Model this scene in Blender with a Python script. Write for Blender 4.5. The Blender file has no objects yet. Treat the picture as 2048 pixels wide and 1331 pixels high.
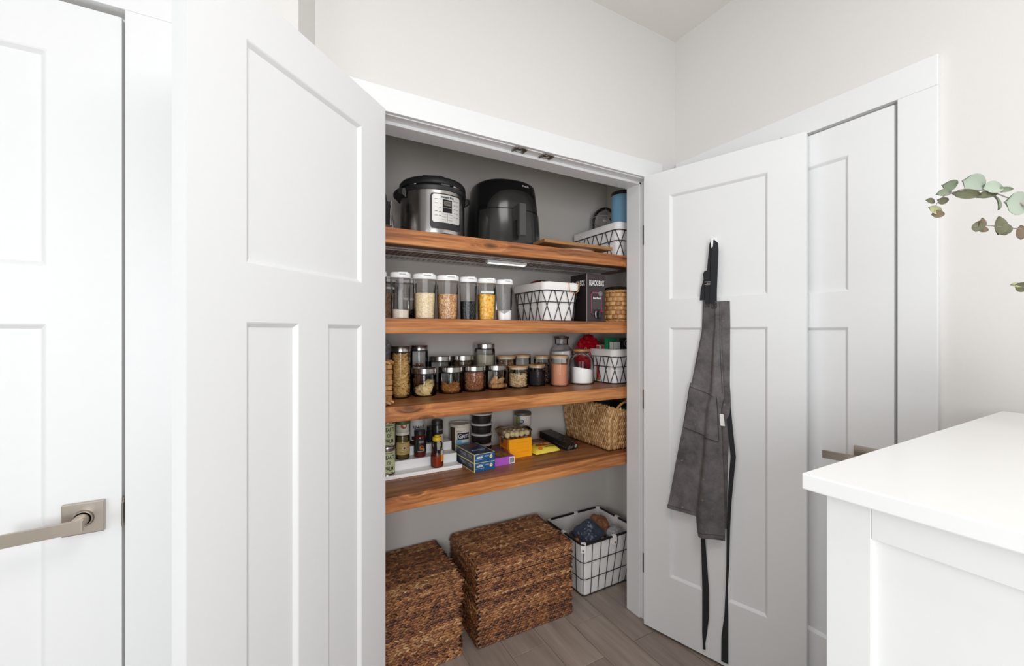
import bpy, bmesh, math, random
from math import pi, sin, cos, radians
from mathutils import Vector, Matrix, noise

random.seed(7)
SC = bpy.context.scene
COL = SC.collection

# ------------------------------------------------------------------ camera, world, lights, exposure
cam_d = bpy.data.cameras.new('camera')
cam_d.sensor_width = 36.0
cam_d.lens = 836.104 / 2048 * 36.0
cam_d.shift_x = -2.277 / 2048
cam_d.shift_y = -1.48 / 2048
cam_d.clip_start = 0.02
cam = bpy.data.objects.new('camera', cam_d)
cam.location = (0, 0, 1.335)
cam.rotation_euler = (pi / 2, 0, 1.0588 - pi / 2)
COL.objects.link(cam)
SC.camera = cam

world = bpy.data.worlds.new('daylight')
SC.world = world
world.use_nodes = True
bg = world.node_tree.nodes['Background']
bg.inputs[0].default_value = (0.93, 0.97, 1.0, 1)
bg.inputs[1].default_value = 0.34

def area_light(name, loc, rot, sx, sy, power, color=(1, 1, 1), spread=180):
    d = bpy.data.lights.new(name, 'AREA')
    d.shape = 'RECTANGLE'; d.size = sx; d.size_y = sy
    d.energy = power; d.color = color; d.spread = radians(spread)
    o = bpy.data.objects.new(name, d)
    o.location = loc; o.rotation_euler = rot
    COL.objects.link(o)
    return o

area_light('left_window_light', (-2.4, -1.2, 1.45), (1.4835, 0, -0.9273), 1.6, 1.5, 21, (0.95, 0.98, 1.0))
area_light('ceiling_lamp', (0.45, -0.15, 2.70), (0, 0, 0), 0.9, 0.9, 12.5, (0.99, 0.985, 0.97))
area_light('rear_softbox_fill', (-0.3, -1.4, 1.35), (1.5044, 0, -0.3743), 0.9, 1.3, 28, (0.965, 0.985, 1.0))  # added soft fill floating behind the camera, brightens the shelf contents; not a window

SC.view_settings.view_transform = 'Standard'
SC.view_settings.look = 'None'
SC.view_settings.gamma = 1.0
SC.view_settings.use_curve_mapping = False
SC.view_settings.exposure = 0.32
SC.cycles.max_bounces = 16
SC.cycles.diffuse_bounces = 12
SC.cycles.transparent_max_bounces = 32
SC.cycles.sample_clamp_indirect = 6.0

# ------------------------------------------------------------------ materials
def srgb(r, g, b):
    f = lambda c: (c / 255 / 12.92) if c / 255 <= 0.04045 else ((c / 255 + 0.055) / 1.055) ** 2.4
    return (f(r), f(g), f(b), 1)

def newmat(name):
    m = bpy.data.materials.new(name)
    m.use_nodes = True
    nt = m.node_tree
    return m, nt, nt.nodes['Principled BSDF']

def N(nt, typ, **kw):
    n = nt.nodes.new(typ)
    for k, v in kw.items():
        setattr(n, k, v)
    return n

def bump(nt, p, src, strength, dist=0.002):
    b = N(nt, 'ShaderNodeBump')
    b.inputs['Strength'].default_value = strength
    b.inputs['Distance'].default_value = dist
    nt.links.new(src, b.inputs['Height'])
    nt.links.new(b.outputs[0], p.inputs['Normal'])

def plain(name, col, rough=0.5, metal=0.0, grain=0.0, gscale=60, gcol=0.06, coat=0.0, spec=None):
    """a colour with a little procedural unevenness"""
    m, nt, p = newmat(name)
    p.inputs['Roughness'].default_value = rough
    p.inputs['Metallic'].default_value = metal
    if coat:
        p.inputs['Coat Weight'].default_value = coat
        p.inputs['Coat Roughness'].default_value = 0.08
    if spec is not None:
        p.inputs['Specular IOR Level'].default_value = spec
    tc = N(nt, 'ShaderNodeTexCoord')
    nz = N(nt, 'ShaderNodeTexNoise')
    nz.inputs['Scale'].default_value = gscale
    nz.inputs['Detail'].default_value = 3
    nt.links.new(tc.outputs['Object'], nz.inputs['Vector'])
    mx = N(nt, 'ShaderNodeMix', data_type='RGBA')
    c = col
    mx.inputs[6].default_value = (c[0] * (1 - gcol), c[1] * (1 - gcol), c[2] * (1 - gcol), 1)
    mx.inputs[7].default_value = (min(1, c[0] * (1 + gcol)), min(1, c[1] * (1 + gcol)), min(1, c[2] * (1 + gcol)), 1)
    nt.links.new(nz.outputs[0], mx.inputs[0])
    nt.links.new(mx.outputs[2], p.inputs['Base Color'])
    if grain:
        bump(nt, p, nz.outputs[0], grain)
    return m

def ramp(nt, stops):
    r = N(nt, 'ShaderNodeValToRGB')
    e = r.color_ramp.elements
    while len(e) < len(stops):
        e.new(0.5)
    for i, (pos, col) in enumerate(stops):
        e[i].position = pos; e[i].color = col
    return r

def wood(name, c1, c2, c3, rough=0.42, knots=True, kscale=(3.0, 7.0, 1.2)):
    """stained pine: long grain along object X, dark knots, fine streaks"""
    m, nt, p = newmat(name)
    tc = N(nt, 'ShaderNodeTexCoord')
    oi = N(nt, 'ShaderNodeObjectInfo')
    add = N(nt, 'ShaderNodeVectorMath', operation='ADD')
    cmb = N(nt, 'ShaderNodeCombineXYZ')
    mul = N(nt, 'ShaderNodeMath', operation='MULTIPLY'); mul.inputs[1].default_value = 17.0
    nt.links.new(oi.outputs['Random'], mul.inputs[0])
    for i in range(3):
        nt.links.new(mul.outputs[0], cmb.inputs[i])
    nt.links.new(tc.outputs['Object'], add.inputs[0])
    nt.links.new(cmb.outputs[0], add.inputs[1])
    # knots: sparse cells stretched along the grain
    mpk = N(nt, 'ShaderNodeMapping'); mpk.inputs['Scale'].default_value = kscale
    nt.links.new(add.outputs[0], mpk.inputs[0])
    vor = N(nt, 'ShaderNodeTexVoronoi'); vor.inputs['Scale'].default_value = 1.0
    nt.links.new(mpk.outputs[0], vor.inputs['Vector'])
    kn = N(nt, 'ShaderNodeMapRange'); kn.inputs[1].default_value = 0.0; kn.inputs[2].default_value = 0.30
    kn.inputs[3].default_value = 1.0; kn.inputs[4].default_value = 0.0
    nt.links.new(vor.outputs['Distance'], kn.inputs[0])
    kp = N(nt, 'ShaderNodeMath', operation='POWER'); kp.inputs[1].default_value = 1.6
    nt.links.new(kn.outputs[0], kp.inputs[0])
    # grain warped round the knots
    mp = N(nt, 'ShaderNodeMapping'); mp.inputs['Scale'].default_value = (1.3, 26.0, 26.0)
    nt.links.new(add.outputs[0], mp.inputs[0])
    warp = N(nt, 'ShaderNodeVectorMath', operation='ADD')
    wsc = N(nt, 'ShaderNodeMath', operation='MULTIPLY'); wsc.inputs[1].default_value = 1.7
    nt.links.new(kp.outputs[0], wsc.inputs[0])
    nt.links.new(mp.outputs[0], warp.inputs[0])
    nt.links.new(wsc.outputs[0], warp.inputs[1])
    n1 = N(nt, 'ShaderNodeTexNoise'); n1.inputs['Scale'].default_value = 1.0; n1.inputs['Detail'].default_value = 6
    n1.inputs['Roughness'].default_value = 0.62; n1.inputs['Distortion'].default_value = 0.5
    nt.links.new(warp.outputs[0], n1.inputs['Vector'])
    n2 = N(nt, 'ShaderNodeTexNoise'); n2.inputs['Scale'].default_value = 5.0; n2.inputs['Detail'].default_value = 2
    nt.links.new(mp.outputs[0], n2.inputs['Vector'])
    mixf = N(nt, 'ShaderNodeMix', data_type='FLOAT'); mixf.inputs[0].default_value = 0.3
    nt.links.new(n1.outputs[0], mixf.inputs[2]); nt.links.new(n2.outputs[0], mixf.inputs[3])
    r = ramp(nt, [(0.34, c1), (0.48, c2), (0.62, c3)])
    nt.links.new(mixf.outputs[0], r.inputs[0])
    col = r.outputs[0]
    if knots:
        mk = N(nt, 'ShaderNodeMix', data_type='RGBA')
        mk.inputs[7].default_value = (c1[0] * 0.35, c1[1] * 0.28, c1[2] * 0.25, 1)
        ks = N(nt, 'ShaderNodeMapRange'); ks.inputs[1].default_value = 0.34; ks.inputs[2].default_value = 0.80
        ks.inputs[4].default_value = 0.75
        nt.links.new(kp.outputs[0], ks.inputs[0])
        nt.links.new(ks.outputs[0], mk.inputs[0])
        nt.links.new(col, mk.inputs[6])
        col = mk.outputs[2]
    nt.links.new(col, p.inputs['Base Color'])
    p.inputs['Roughness'].default_value = rough
    bump(nt, p, mixf.outputs[0], 0.25, 0.0015)
    return m

def island_mat(name, stops, rough=0.6, rowvar=0.25):
    """every leaf of a braid gets its own tone"""
    m, nt, p = newmat(name)
    g = N(nt, 'ShaderNodeNewGeometry')
    oi = N(nt, 'ShaderNodeObjectInfo')
    mf = N(nt, 'ShaderNodeMix', data_type='FLOAT'); mf.inputs[0].default_value = rowvar
    ad = N(nt, 'ShaderNodeMath', operation='MULTIPLY_ADD'); ad.inputs[1].default_value = 13.7
    nt.links.new(oi.outputs['Random'], ad.inputs[0]); nt.links.new(g.outputs['Random Per Island'], ad.inputs[2])
    fc = N(nt, 'ShaderNodeMath', operation='FRACT'); nt.links.new(ad.outputs[0], fc.inputs[0])
    nt.links.new(fc.outputs[0], mf.inputs[2])
    nt.links.new(oi.outputs['Random'], mf.inputs[3])
    r = ramp(nt, stops)
    nt.links.new(mf.outputs[0], r.inputs[0])
    tc = N(nt, 'ShaderNodeTexCoord')
    nz = N(nt, 'ShaderNodeTexNoise'); nz.inputs['Scale'].default_value = 220; nz.inputs['Detail'].default_value = 2
    nt.links.new(tc.outputs['Object'], nz.inputs['Vector'])
    mx = N(nt, 'ShaderNodeMix', data_type='RGBA', blend_type='MULTIPLY'); mx.inputs[0].default_value = 0.45
    nt.links.new(r.outputs[0], mx.inputs[6]); nt.links.new(nz.outputs[0], mx.inputs[7])
    nt.links.new(mx.outputs[2], p.inputs['Base Color'])
    p.inputs['Roughness'].default_value = rough
    bump(nt, p, nz.outputs[0], 0.4, 0.001)
    return m

def thin_glass(name, tint=(0.988, 0.99, 0.99, 1), ior=1.30, rough=0.03):
    """thin clear shell: see-through, with Fresnel reflection"""
    m = bpy.data.materials.new(name); m.use_nodes = True
    nt = m.node_tree; nt.nodes.clear()
    out = N(nt, 'ShaderNodeOutputMaterial')
    fr = N(nt, 'ShaderNodeFresnel'); fr.inputs[0].default_value = ior
    tr = N(nt, 'ShaderNodeBsdfTransparent'); tr.inputs[0].default_value = tint
    gl = N(nt, 'ShaderNodeBsdfGlossy'); gl.inputs['Roughness'].default_value = rough
    mx = N(nt, 'ShaderNodeMixShader')
    nt.links.new(fr.outputs[0], mx.inputs[0]); nt.links.new(tr.outputs[0], mx.inputs[1]); nt.links.new(gl.outputs[0], mx.inputs[2])
    nt.links.new(mx.outputs[0], out.inputs[0])
    return m

def speckle(name, cols, scale=350, rough=0.7, bumpy=0.6):
    """loose grain seen as many small cells"""
    m, nt, p = newmat(name)
    tc = N(nt, 'ShaderNodeTexCoord')
    v = N(nt, 'ShaderNodeTexVoronoi'); v.inputs['Scale'].default_value = scale
    nt.links.new(tc.outputs['Object'], v.inputs['Vector'])
    r = ramp(nt, [(i / max(1, len(cols) - 1), c) for i, c in enumerate(cols)])
    sep = N(nt, 'ShaderNodeSeparateColor')
    nt.links.new(v.outputs['Color'], sep.inputs[0])
    nt.links.new(sep.outputs[0], r.inputs[0])
    nt.links.new(r.outputs[0], p.inputs['Base Color'])
    p.inputs['Roughness'].default_value = rough
    bump(nt, p, v.outputs['Distance'], bumpy, 0.003)
    return m

M = {}
M['trim'] = plain('white_trim_paint', (0.775, 0.782, 0.788, 1), 0.38, gcol=0.01, grain=0.02)
M['paint'] = plain('warm_white_wall_paint', (0.705, 0.69, 0.672, 1), 0.85, gcol=0.015, grain=0.05, gscale=140)
M['pantrypaint'] = plain('taupe_pantry_wall_paint', (0.66, 0.63, 0.595, 1), 0.85, gcol=0.015, grain=0.05, gscale=140)
M['ceil'] = plain('ceiling_paint', (0.76, 0.738, 0.705, 1), 0.9, gcol=0.01)
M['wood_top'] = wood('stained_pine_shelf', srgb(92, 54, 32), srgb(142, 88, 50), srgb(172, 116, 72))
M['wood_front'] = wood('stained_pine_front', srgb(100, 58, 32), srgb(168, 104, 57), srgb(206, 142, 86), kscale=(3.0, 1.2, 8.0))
M['wood_board'] = wood('cutting_board_wood', srgb(120, 84, 48), srgb(150, 106, 62), srgb(176, 132, 84), knots=False)
M['bamboo'] = wood('bamboo_lid', srgb(168, 120, 74), srgb(196, 148, 96), srgb(214, 170, 118), knots=False)
M['darkwood'] = wood('dark_wood_lid', srgb(60, 40, 30), srgb(84, 58, 44), srgb(104, 74, 56), knots=False)
M['nickel'] = plain('satin_nickel', (0.50, 0.45, 0.39, 1), 0.34, 1.0, gcol=0.03)
M['hinge'] = plain('dull_nickel', (0.36, 0.33, 0.30, 1), 0.42, 1.0, gcol=0.05)
M['steel'] = plain('brushed_steel', (0.50, 0.48, 0.465, 1), 0.24, 1.0, gcol=0.04)
M['chrome'] = plain('chrome', (0.75, 0.75, 0.76, 1), 0.12, 1.0, gcol=0.01)
M['blackgloss'] = plain('gloss_black_plastic', (0.008, 0.008, 0.009, 1), 0.2, gcol=0.1, spec=0.3)
M['black'] = plain('black_plastic', (0.016, 0.016, 0.017, 1), 0.42, gcol=0.1)
M['graygloss'] = plain('gloss_dark_grey_plastic', (0.022, 0.021, 0.020, 1), 0.17, gcol=0.05, spec=0.55)
M['greymat'] = plain('dark_grey_plastic', (0.06, 0.058, 0.056, 1), 0.45, gcol=0.08)
M['wire'] = plain('black_wire', (0.012, 0.012, 0.012, 1), 0.45, gcol=0.1)
M['wirewhite'] = plain('coated_wire', (0.55, 0.52, 0.50, 1), 0.4, gcol=0.03)
M['whiteplastic'] = plain('white_plastic', (0.92, 0.92, 0.92, 1), 0.35, gcol=0.01)
M['canvas'] = plain('white_canvas', (0.90, 0.88, 0.86, 1), 0.9, gcol=0.05, grain=0.5, gscale=260)
M['strap'] = plain('black_cotton_webbing', (0.014, 0.015, 0.018, 1), 0.85, gcol=0.2, grain=0.4, gscale=400)
M['glass'] = thin_glass('clear_glass')
M['plastic'] = thin_glass('clear_plastic', (0.965, 0.962, 0.96, 1), 1.32, 0.05)
M['paperwhite'] = plain('white_card', (0.80, 0.79, 0.77, 1), 0.7, gcol=0.02)
M['ink'] = plain('black_ink', (0.012, 0.012, 0.012, 1), 0.7)
M['whiteink'] = plain('white_ink', (0.85, 0.84, 0.83, 1), 0.7)
M['counter'] = plain('white_quartz', (0.80, 0.80, 0.79, 1), 0.22, gcol=0.008)
M['cabinet'] = plain('white_cabinet_paint', (0.76, 0.765, 0.755, 1), 0.4, gcol=0.01)
M['groove'] = plain('floor_joint', srgb(205, 196, 186), 0.8, gcol=0.05)
M['braid'] = island_mat('brown_braided_leaf', [(0.0, srgb(62, 36, 24)), (0.28, srgb(116, 70, 42)), (0.55, srgb(158, 100, 60)), (0.8, srgb(194, 136, 86)), (1.0, srgb(226, 184, 132))], 0.38, 0.42)
M['braidcore'] = plain('dark_braid_core', srgb(44, 26, 17), 0.8, gcol=0.2)
M['seagrass'] = island_mat('tan_seagrass', [(0.0, srgb(158, 108, 64)), (0.4, srgb(200, 150, 96)), (0.75, srgb(222, 178, 122)), (1.0, srgb(238, 204, 152))], 0.6, 0.1)
M['seacore'] = plain('seagrass_core', srgb(104, 70, 42), 0.8, gcol=0.2)
M['splint'] = island_mat('woven_splint', [(0.0, srgb(176, 120, 66)), (0.5, srgb(204, 150, 90)), (1.0, srgb(224, 176, 116))], 0.45, 0.1)

def denim():
    m, nt, p = newmat('washed_grey_denim')
    tc = N(nt, 'ShaderNodeTexCoord')
    n1 = N(nt, 'ShaderNodeTexNoise'); n1.inputs['Scale'].default_value = 9; n1.inputs['Detail'].default_value = 8; n1.inputs['Roughness'].default_value = 0.68
    n2 = N(nt, 'ShaderNodeTexNoise'); n2.inputs['Scale'].default_value = 420; n2.inputs['Detail'].default_value = 2
    n3 = N(nt, 'ShaderNodeTexNoise'); n3.inputs['Scale'].default_value = 62; n3.inputs['Detail'].default_value = 1
    for n in (n1, n2, n3):
        nt.links.new(tc.outputs['Object'], n.inputs['Vector'])
    r = ramp(nt, [(0.32, srgb(76, 72, 74)), (0.68, srgb(136, 130, 130))])
    nt.links.new(n1.outputs[0], r.inputs[0])
    mx = N(nt, 'ShaderNodeMix', data_type='RGBA', blend_type='MULTIPLY'); mx.inputs[0].default_value = 0.5
    nt.links.new(r.outputs[0], mx.inputs[6]); nt.links.new(n2.outputs[0], mx.inputs[7])
    sp = N(nt, 'ShaderNodeMapRange'); sp.inputs[1].default_value = 0.76; sp.inputs[2].default_value = 0.80
    nt.links.new(n3.outputs[0], sp.inputs[0])
    st = N(nt, 'ShaderNodeMix', data_type='RGBA'); st.inputs[7].default_value = srgb(150, 128, 104)
    nt.links.new(sp.outputs[0], st.inputs[0]); nt.links.new(mx.outputs[2], st.inputs[6])
    nt.links.new(st.outputs[2], p.inputs['Base Color'])
    p.inputs['Roughness'].default_value = 0.92
    bump(nt, p, n2.outputs[0], 0.4, 0.001)
    return m
M['denim'] = denim()

def plank_mat():
    m, nt, p = newmat('grey_brown_oak_floor')
    tc = N(nt, 'ShaderNodeTexCoord'); oi = N(nt, 'ShaderNodeObjectInfo')
    mp = N(nt, 'ShaderNodeMapping'); mp.inputs['Scale'].default_value = (30, 2.2, 1)
    nt.links.new(tc.outputs['Object'], mp.inputs[0])
    off = N(nt, 'ShaderNodeVectorMath', operation='ADD')
    mu = N(nt, 'ShaderNodeMath', operation='MULTIPLY'); mu.inputs[1].default_value = 31
    nt.links.new(oi.outputs['Random'], mu.inputs[0])
    nt.links.new(mp.outputs[0], off.inputs[0]); nt.links.new(mu.outputs[0], off.inputs[1])
    n1 = N(nt, 'ShaderNodeTexNoise'); n1.inputs['Scale'].default_value = 1; n1.inputs['Detail'].default_value = 6; n1.inputs['Roughness'].default_value = 0.6
    nt.links.new(off.outputs[0], n1.inputs['Vector'])
    r = ramp(nt, [(0.3, srgb(134, 121, 112)), (0.7, srgb(164, 150, 140))])
    nt.links.new(n1.outputs[0], r.inputs[0])
    hv = N(nt, 'ShaderNodeHueSaturation')
    vr = N(nt, 'ShaderNodeMapRange'); vr.inputs[3].default_value = 0.84; vr.inputs[4].default_value = 1.12
    nt.links.new(oi.outputs['Random'], vr.inputs[0]); nt.links.new(vr.outputs[0], hv.inputs['Value'])
    nt.links.new(r.outputs[0], hv.inputs['Color'])
    nt.links.new(hv.outputs[0], p.inputs['Base Color'])
    p.inputs['Roughness'].default_value = 0.42
    bump(nt, p, n1.outputs[0], 0.15, 0.001)
    return m
M['plank'] = plank_mat()

_cm = {}
def C(r, g, b, rough=0.6, metal=0.0, coat=0.0):
    """plain coloured material by sRGB value"""
    k = (r, g, b, rough, metal, coat)
    if k not in _cm:
        _cm[k] = plain('colour_%d_%d_%d' % (r, g, b), srgb(r, g, b), rough, metal, gcol=0.04, coat=coat)
    return _cm[k]

# ------------------------------------------------------------------ mesh building
class B:
    def __init__(s):
        s.v = []; s.f = []
    def add(s, vs, fs):
        o = len(s.v)
        s.v.extend([tuple(v) for v in vs])
        s.f.extend([tuple(i + o for i in f) for f in fs])
        return s
    def box(s, x0, x1, y0, y1, z0, z1, ch=0.0, M4=None):
        """box, with small chamfers when ch > 0"""
        if ch <= 0:
            vs = [(x, y, z) for z in (z0, z1) for y in (y0, y1) for x in (x0, x1)]
            fs = [(0, 2, 3, 1), (4, 5, 7, 6), (0, 1, 5, 4), (2, 6, 7, 3), (0, 4, 6, 2), (1, 3, 7, 5)]
        else:
            bm = bmesh.new()
            bmesh.ops.create_cube(bm, size=1.0, matrix=Matrix.Translation(((x0 + x1) / 2, (y0 + y1) / 2, (z0 + z1) / 2)) @ Matrix.Diagonal((x1 - x0, y1 - y0, z1 - z0, 1)))
            bmesh.ops.bevel(bm, geom=bm.edges[:], offset=ch, segments=2, affect='EDGES', profile=0.5)
            bm.verts.index_update()
            vs = [v.co.copy() for v in bm.verts]; fs = [[v.index for v in f.verts] for f in bm.faces]
            bm.free()
        if M4 is not None:
            vs = [M4 @ Vector(v) for v in vs]
        return s.add(vs, fs)
    def loft(s, secs, cap0=True, cap1=True, closed=True):
        n = len(secs[0]); vs = [p for q in secs for p in q]; fs = []
        for k in range(len(secs) - 1):
            for i in range(n if closed else n - 1):
                j = (i + 1) % n
                fs.append((k * n + i, k * n + j, (k + 1) * n + j, (k + 1) * n + i))
        if cap0: fs.append(tuple(reversed(range(n))))
        if cap1: fs.append(tuple((len(secs) - 1) * n + i for i in range(n)))
        return s.add(vs, fs)
    def lathe(s, prof, n=32, cx=0, cy=0, e=2.0, cap0=True, cap1=True, rot=0.0):
        """profile of (radius, z); e is the superellipse exponent (2 is round)"""
        secs = []
        for r, z in prof:
            q = []
            for i in range(n):
                a = 2 * pi * i / n
                c, d = cos(a), sin(a)
                k = 1.0 if e == 2.0 else (abs(c) ** e + abs(d) ** e) ** (-1 / e)
                x, y = r * k * c, r * k * d
                if rot:
                    x, y = x * cos(rot) - y * sin(rot), x * sin(rot) + y * cos(rot)
                q.append((cx + x, cy + y, z))
            secs.append(q)
        return s.loft(secs, cap0, cap1)
    def tube(s, pts, r, n=6, caps=True, closed=False):
        pts = [Vector(p) for p in pts]
        rs = r if isinstance(r, (list, tuple)) else [r] * len(pts)
        secs = []; up = None
        for i, p in enumerate(pts):
            a = pts[i - 1] if (i > 0 or closed) else pts[i]
            b = pts[(i + 1) % len(pts)] if (i < len(pts) - 1 or closed) else pts[i]
            t = (b - a).normalized()
            if up is None:
                up = Vector((0, 0, 1)) if abs(t.z) < 0.9 else Vector((1, 0, 0))
            u = t.cross(up)
            if u.length < 1e-6:
                u = t.orthogonal()
            u.normalize(); w = u.cross(t).normalized(); up = w
            secs.append([p + (u * cos(2 * pi * k / n) + w * sin(2 * pi * k / n)) * rs[i] for k in range(n)])
        if closed:
            secs.append(secs[0])
            return s.loft(secs, False, False)
        return s.loft(secs, caps, caps)
    def ell(s, c, rx, ry, rz, M3=None, nu=6, nv=4):
        vs = [Vector((0, 0, -rz))]
        for k in range(1, nv):
            ph = -pi / 2 + pi * k / nv
            for i in range(nu):
                a = 2 * pi * i / nu
                vs.append(Vector((rx * cos(ph) * cos(a), ry * cos(ph) * sin(a), rz * sin(ph))))
        vs.append(Vector((0, 0, rz)))
        fs = [(0, 1 + (i + 1) % nu, 1 + i) for i in range(nu)]
        for k in range(nv - 2):
            for i in range(nu):
                j = (i + 1) % nu; a = 1 + k * nu
                fs.append((a + i, a + j, a + nu + j, a + nu + i))
        a = 1 + (nv - 2) * nu
        fs += [(a + i, a + (i + 1) % nu, len(vs) - 1) for i in range(nu)]
        if M3 is not None:
            vs = [M3 @ v for v in vs]
        c = Vector(c)
        return s.add([v + c for v in vs], fs)
    def map(s, fn):
        s.v = [tuple(fn(*v)) for v in s.v]
        return s
    def mesh(s, name, mat, smooth=False):
        me = bpy.data.meshes.new(name)
        me.from_pydata(s.v, [], s.f)
        mats = mat if isinstance(mat, (list, tuple)) else [mat]
        for m in mats:
            me.materials.append(m)
        bm = bmesh.new(); bm.from_mesh(me)
        bmesh.ops.recalc_face_normals(bm, faces=bm.faces[:])
        if smooth:
            for f in bm.faces: f.smooth = True
            ang = radians(38 if smooth is True else smooth)
            for e in bm.edges:
                if len(e.link_faces) == 2 and e.calc_face_angle(0) > ang:
                    e.smooth = False
        bm.to_mesh(me); bm.free()
        return me

def obj(name, b, mat, parent=None, smooth=False, loc=(0, 0, 0), rot=(0, 0, 0)):
    me = b if isinstance(b, bpy.types.Mesh) else b.mesh(name, mat, smooth)
    o = bpy.data.objects.new(name, me)
    o.location = loc; o.rotation_euler = rot
    COL.objects.link(o)
    if parent is not None:
        o.parent = parent
    return o

def tag(o, label=None, cat=None, group=None, kind=None):
    if label: o['label'] = label
    if cat: o['category'] = cat
    if group: o['group'] = group
    if kind: o['kind'] = kind
    return o

def thing(name, label, cat, loc=(0, 0, 0), rz=0.0, group=None, rot=None):
    o = bpy.data.objects.new(name, None)
    o.empty_display_size = 0.05
    o.location = loc; o.rotation_euler = rot if rot else (0, 0, rz)
    COL.objects.link(o)
    return tag(o, label, cat, group)

def struct(name, b, mat, parent=None, smooth=False, loc=(0, 0, 0), rot=(0, 0, 0), label=None):
    o = obj(name, b, mat, parent, smooth, loc, rot)
    o['kind'] = 'structure'
    if label: o['label'] = label
    return o

def rrect(w, d, r, n=5):
    """rounded rectangle outline, counter-clockwise"""
    r = min(r, w / 2 - 1e-5, d / 2 - 1e-5)
    out = []
    for cx, cy, a0 in ((w / 2 - r, d / 2 - r, 0), (-w / 2 + r, d / 2 - r, pi / 2), (-w / 2 + r, -d / 2 + r, pi), (w / 2 - r, -d / 2 + r, 1.5 * pi)):
        for i in range(n + 1):
            a = a0 + pi / 2 * i / n
            out.append((cx + r * cos(a), cy + r * sin(a)))
    return out

def along(poly, t):
    """point at fraction t of a closed polygon's length"""
    L = []; tot = 0
    for i in range(len(poly)):
        a, b = poly[i], poly[(i + 1) % len(poly)]
        l = math.hypot(b[0] - a[0], b[1] - a[1]); L.append(l); tot += l
    d = (t % 1.0) * tot
    for i, l in enumerate(L):
        if d <= l or i == len(L) - 1:
            a, b = poly[i], poly[(i + 1) % len(poly)]
            k = d / l if l > 1e-9 else 0
            return (a[0] + (b[0] - a[0]) * k, a[1] + (b[1] - a[1]) * k)
        d -= l

# ------------------------------------------------------------------ lettering
def text_b(txt, size, align='CENTER', sx=1.0, bold=0.0):
    cu = bpy.data.curves.new('lettering', 'FONT')
    cu.body = txt; cu.size = size; cu.align_x = align; cu.align_y = 'CENTER'
    cu.resolution_u = 2; cu.offset = bold
    ob = bpy.data.objects.new('lettering', cu)
    me = bpy.data.meshes.new_from_object(ob)
    b = B()
    b.add([(v.co.x * sx, v.co.y, 0) for v in me.vertices], [tuple(p.vertices) for p in me.polygons])
    bpy.data.objects.remove(ob); bpy.data.curves.remove(cu); bpy.data.meshes.remove(me)
    return b

def on_front(cx, y, cz, s=1):
    return lambda x, v, w: (cx + x, y - w, cz + v)

def on_cyl(R, a0, cz):
    """wrap flat art round a vertical cylinder; a0 is the angle from -Y, positive towards +X"""
    return lambda x, v, w: ((R + w) * sin(a0 + x / R), -(R + w) * cos(a0 + x / R), cz + v)

def art(b_fn, mapping, mat, parent, name='lettering', lift=0.0006):
    b = b_fn if isinstance(b_fn, B) else b_fn()
    b.map(lambda x, y, z: (x, y, z + lift)).map(mapping)
    return obj(name, b, mat, parent)

def flat_rect(w, h, nx=8, cx=0, cz=0):
    b = B()
    vs = [(cx - w / 2 + w * i / nx, cz + s * h / 2, 0) for s in (-1, 1) for i in range(nx + 1)]
    return b.add(vs, [(i, i + 1, nx + 2 + i, nx + 1 + i) for i in range(nx)])

def flat_disc(r, n=20, cx=0, cz=0, sx=1.0):
    b = B()
    return b.add([(cx + r * sx * cos(2 * pi * i / n), cz + r * sin(2 * pi * i / n), 0) for i in range(n)], [tuple(range(n))])

def flat_ring(r0, r1, n=24, cx=0, cz=0):
    b = B()
    vs = [(cx + r * cos(2 * pi * i / n), cz + r * sin(2 * pi * i / n), 0) for r in (r0, r1) for i in range(n)]
    return b.add(vs, [(i, (i + 1) % n, n + (i + 1) % n, n + i) for i in range(n)])

def crumple(rx, ry, rz, sub=4, amp=0.25, freq=3.0, seed=0, fine=0.08):
    """creased bag: a ball pushed about by noise"""
    bm = bmesh.new()
    bmesh.ops.create_icosphere(bm, subdivisions=sub, radius=1.0)
    off = Vector((seed * 7.3, seed * 3.1, seed * 5.7))
    b = B()
    vs = []
    for v in bm.verts:
        d = v.co.normalized()
        k = 1 + amp * noise.noise(d * freq * 0.5 + off) - fine * 2.2 * abs(noise.noise(d * freq * 1.7 + off)) - fine * abs(noise.noise(d * freq * 3.9 + off))
        vs.append((d.x * rx * k, d.y * ry * k, d.z * rz * k))
    bm.verts.index_update()
    b.add(vs, [[v.index for v in f.verts] for f in bm.faces])
    bm.free()
    return b

# ------------------------------------------------------------------ the room
YP, XR, HC = 1.381, 1.676, 2.739          # pantry wall plane, right wall plane, ceiling height
JL, JR, JT = 0.270, 1.483, 2.038          # clear opening of the pantry
YB, XI, XIL = 1.962, 1.765, 0.125         # pantry back wall, inner right wall, inner left wall

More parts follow.
